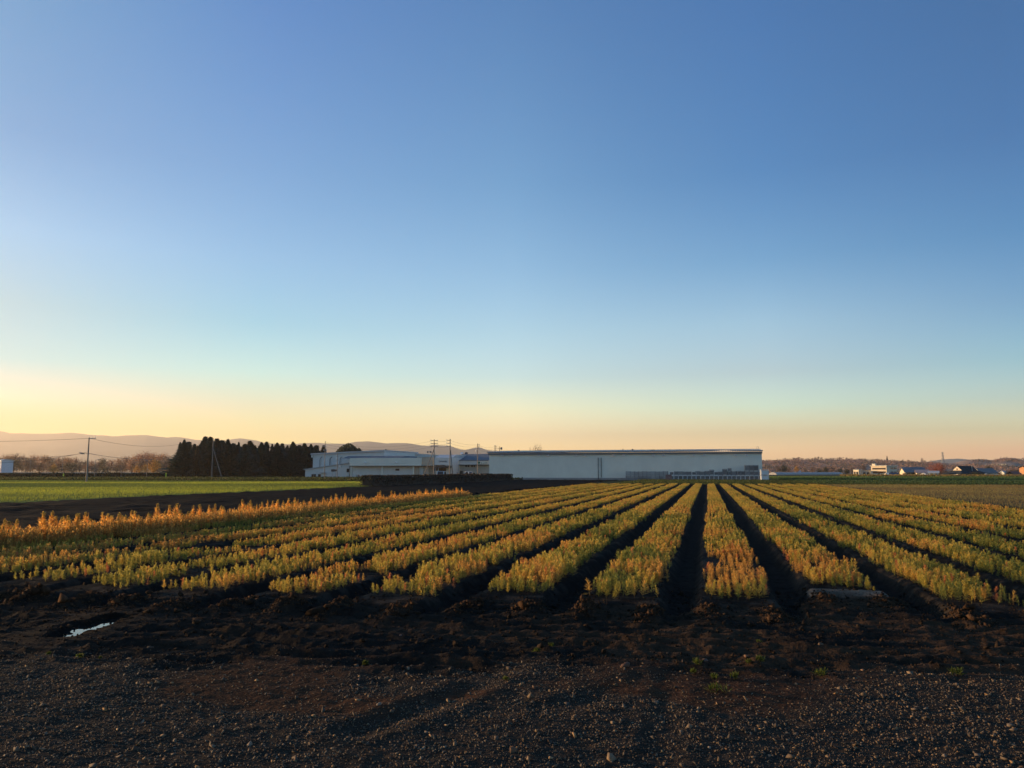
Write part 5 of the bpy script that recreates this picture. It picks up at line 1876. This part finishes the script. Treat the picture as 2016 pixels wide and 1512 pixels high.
tag(o, 'purple brown leafless woods covering the low hill behind the village', 'woods', kind='stuff')
# ridge trees one can tell apart
POP = make_tree('poplar_tree', 'poplar', 10, 3.4, ((.07, .06, .05), (.11, .085, .07)), 83, .35, 900)
RB = make_tree('ridge_tree', 'broad', 10, 9, ((.17, .125, .11), (.28, .20, .17)), 84, .28, 1100)
b_ = at(1746.2, 898.5, 960)
z0 = at(1746.2, 908.5, 960)[2] - .6
plant(POP, used, (b_[0], b_[1], z0), ((b_[2] - z0) / 9.8,) * 3, 0, 'slender dark poplar standing alone on the hill ridge', 'tree', None)
RT_ = [(1563, 901, 906, 1.1, 'rounded bare tree on the ridge near the shed, first of two'), (1572, 899.5, 906, .9, 'taller bare tree on the ridge near the shed'), (1605, 899.5, 906, .7, 'wispy bare tree in the ridge group past the long gap'),
       (1611, 898.5, 906, .8, 'tallest bare tree in the middle ridge group'), (1617, 900, 906, .8, 'lower bare tree ending the middle ridge group'), (1627, 902, 906, 1.2, 'low spreading bare tree on the ridge'), (1636, 901.5, 906, .9, 'low bare tree next to the spreading one'),
       (1653.5, 899.5, 907, .55, 'lone thin ridge tree, nearer the middle group'), (1666.5, 900, 907, .55, 'lone thin ridge tree, nearer the poplar'), (1701, 904, 908, 1.3, 'dark hump of a tree left of the poplar'), (1717, 904.5, 909, 1.5, 'broad low tree just before the poplar'),
       (1775, 906.5, 910, 1.2, 'low pale tree right of the poplar'), (1788, 905.5, 910, 1.0, 'bushy tree on the ridge over the gabled house'), (1815, 901.5, 910, .6, 'thin topped tree on the ridge left of the pylon'), (1820, 906, 911, 1.4, 'dark bush on the ridge left of the pylon')]
for u, v, vb, w, lab in RT_:
    b_, z0 = at(u, v, 960), at(u, vb, 960)[2] - 1
    s = (b_[2] - z0) / 9.7
    plant(RB, used, (b_[0], b_[1], z0), (s * w, s * w, s), random.uniform(0, 6), lab, 'tree', 'trees on the hill ridge')
# pylon
b_, z0 = at(1855.3, 889.5, 1250), at(1855.3, 913, 1250)[2] - 2
c = np.array([b_[0], b_[1], 0])
H_ = b_[2] - z0
py = empty('power_pylon', (c[0], c[1], z0), 'steel lattice power pylon rising over the hill', 'pylon')


def leg_pt(sx, sy, t):
    w = 2.3 * (1 - t) + .35 * t if t < .75 else .7
    w = 2.4 - 1.7 * min(t / .7, 1)
    return (c[0] + sx * w, c[1] + sy * w, z0 + H_ * t)


for sx in (-1, 1):
    for sy in (-1, 1):
        MB().tube([leg_pt(sx, sy, 0), leg_pt(sx, sy, .7), leg_pt(sx, sy, .97)], .28, 5, .2).build('leg', STEEL, py)
br = MB()
ts = [0, .2, .38, .54, .68, .8, .9]
for a, b_ in zip(ts[:-1], ts[1:]):
    for sx, sy, tx, ty in ((-1, -1, 1, -1), (1, -1, 1, 1), (1, 1, -1, 1), (-1, 1, -1, -1)):
        br.tube([leg_pt(sx, sy, a), leg_pt(tx, ty, b_)], .11, 4)
        br.tube([leg_pt(tx, ty, a), leg_pt(sx, sy, b_)], .11, 4)
br.build('lattice_bracing', STEEL, py)
for t, w in ((.72, 2.2), (.85, 2.0), (.97, 1.5)):
    MB().tube([(c[0] - w, c[1], z0 + H_ * t), (c[0] + w, c[1], z0 + H_ * t)], .2, 5).build('crossarm', STEEL, py)
# white building at the far left
house('white_house', 'pale blue white house at the far left end of the guard rail', 9, 285, 3.4, 4, 5.6, .5, R(-20), M('pale_blue_wall', (.55, .62, .68)), METROOF, wins=[('f', -.9, 1.2, 1.2, 2.8)])

# ------------------------------------------------------------------ air
hz = MB().box(-6500, 6500, -60, 8200, -8, 400).build('haze', None, None, (0, 0, 0))
tag(hz, kind='stuff', label='thin evening haze filling the plain and fading the far mountains')
m = bpy.data.materials.new('haze_air')
m.use_nodes = True
n = m.node_tree
n.nodes.remove(n.nodes['Principled BSDF'])
pv = n.nodes.new('ShaderNodeVolumePrincipled')
pv.inputs['Color'].default_value = (.97, .94, .87, 1)
pv.inputs['Density'].default_value = 1.1e-4
pv.inputs['Anisotropy'].default_value = .55
n.links.new(pv.outputs[0], n.nodes['Material Output'].inputs['Volume'])
m.cycles.homogeneous_volume = True
hz.data.materials.append(m)
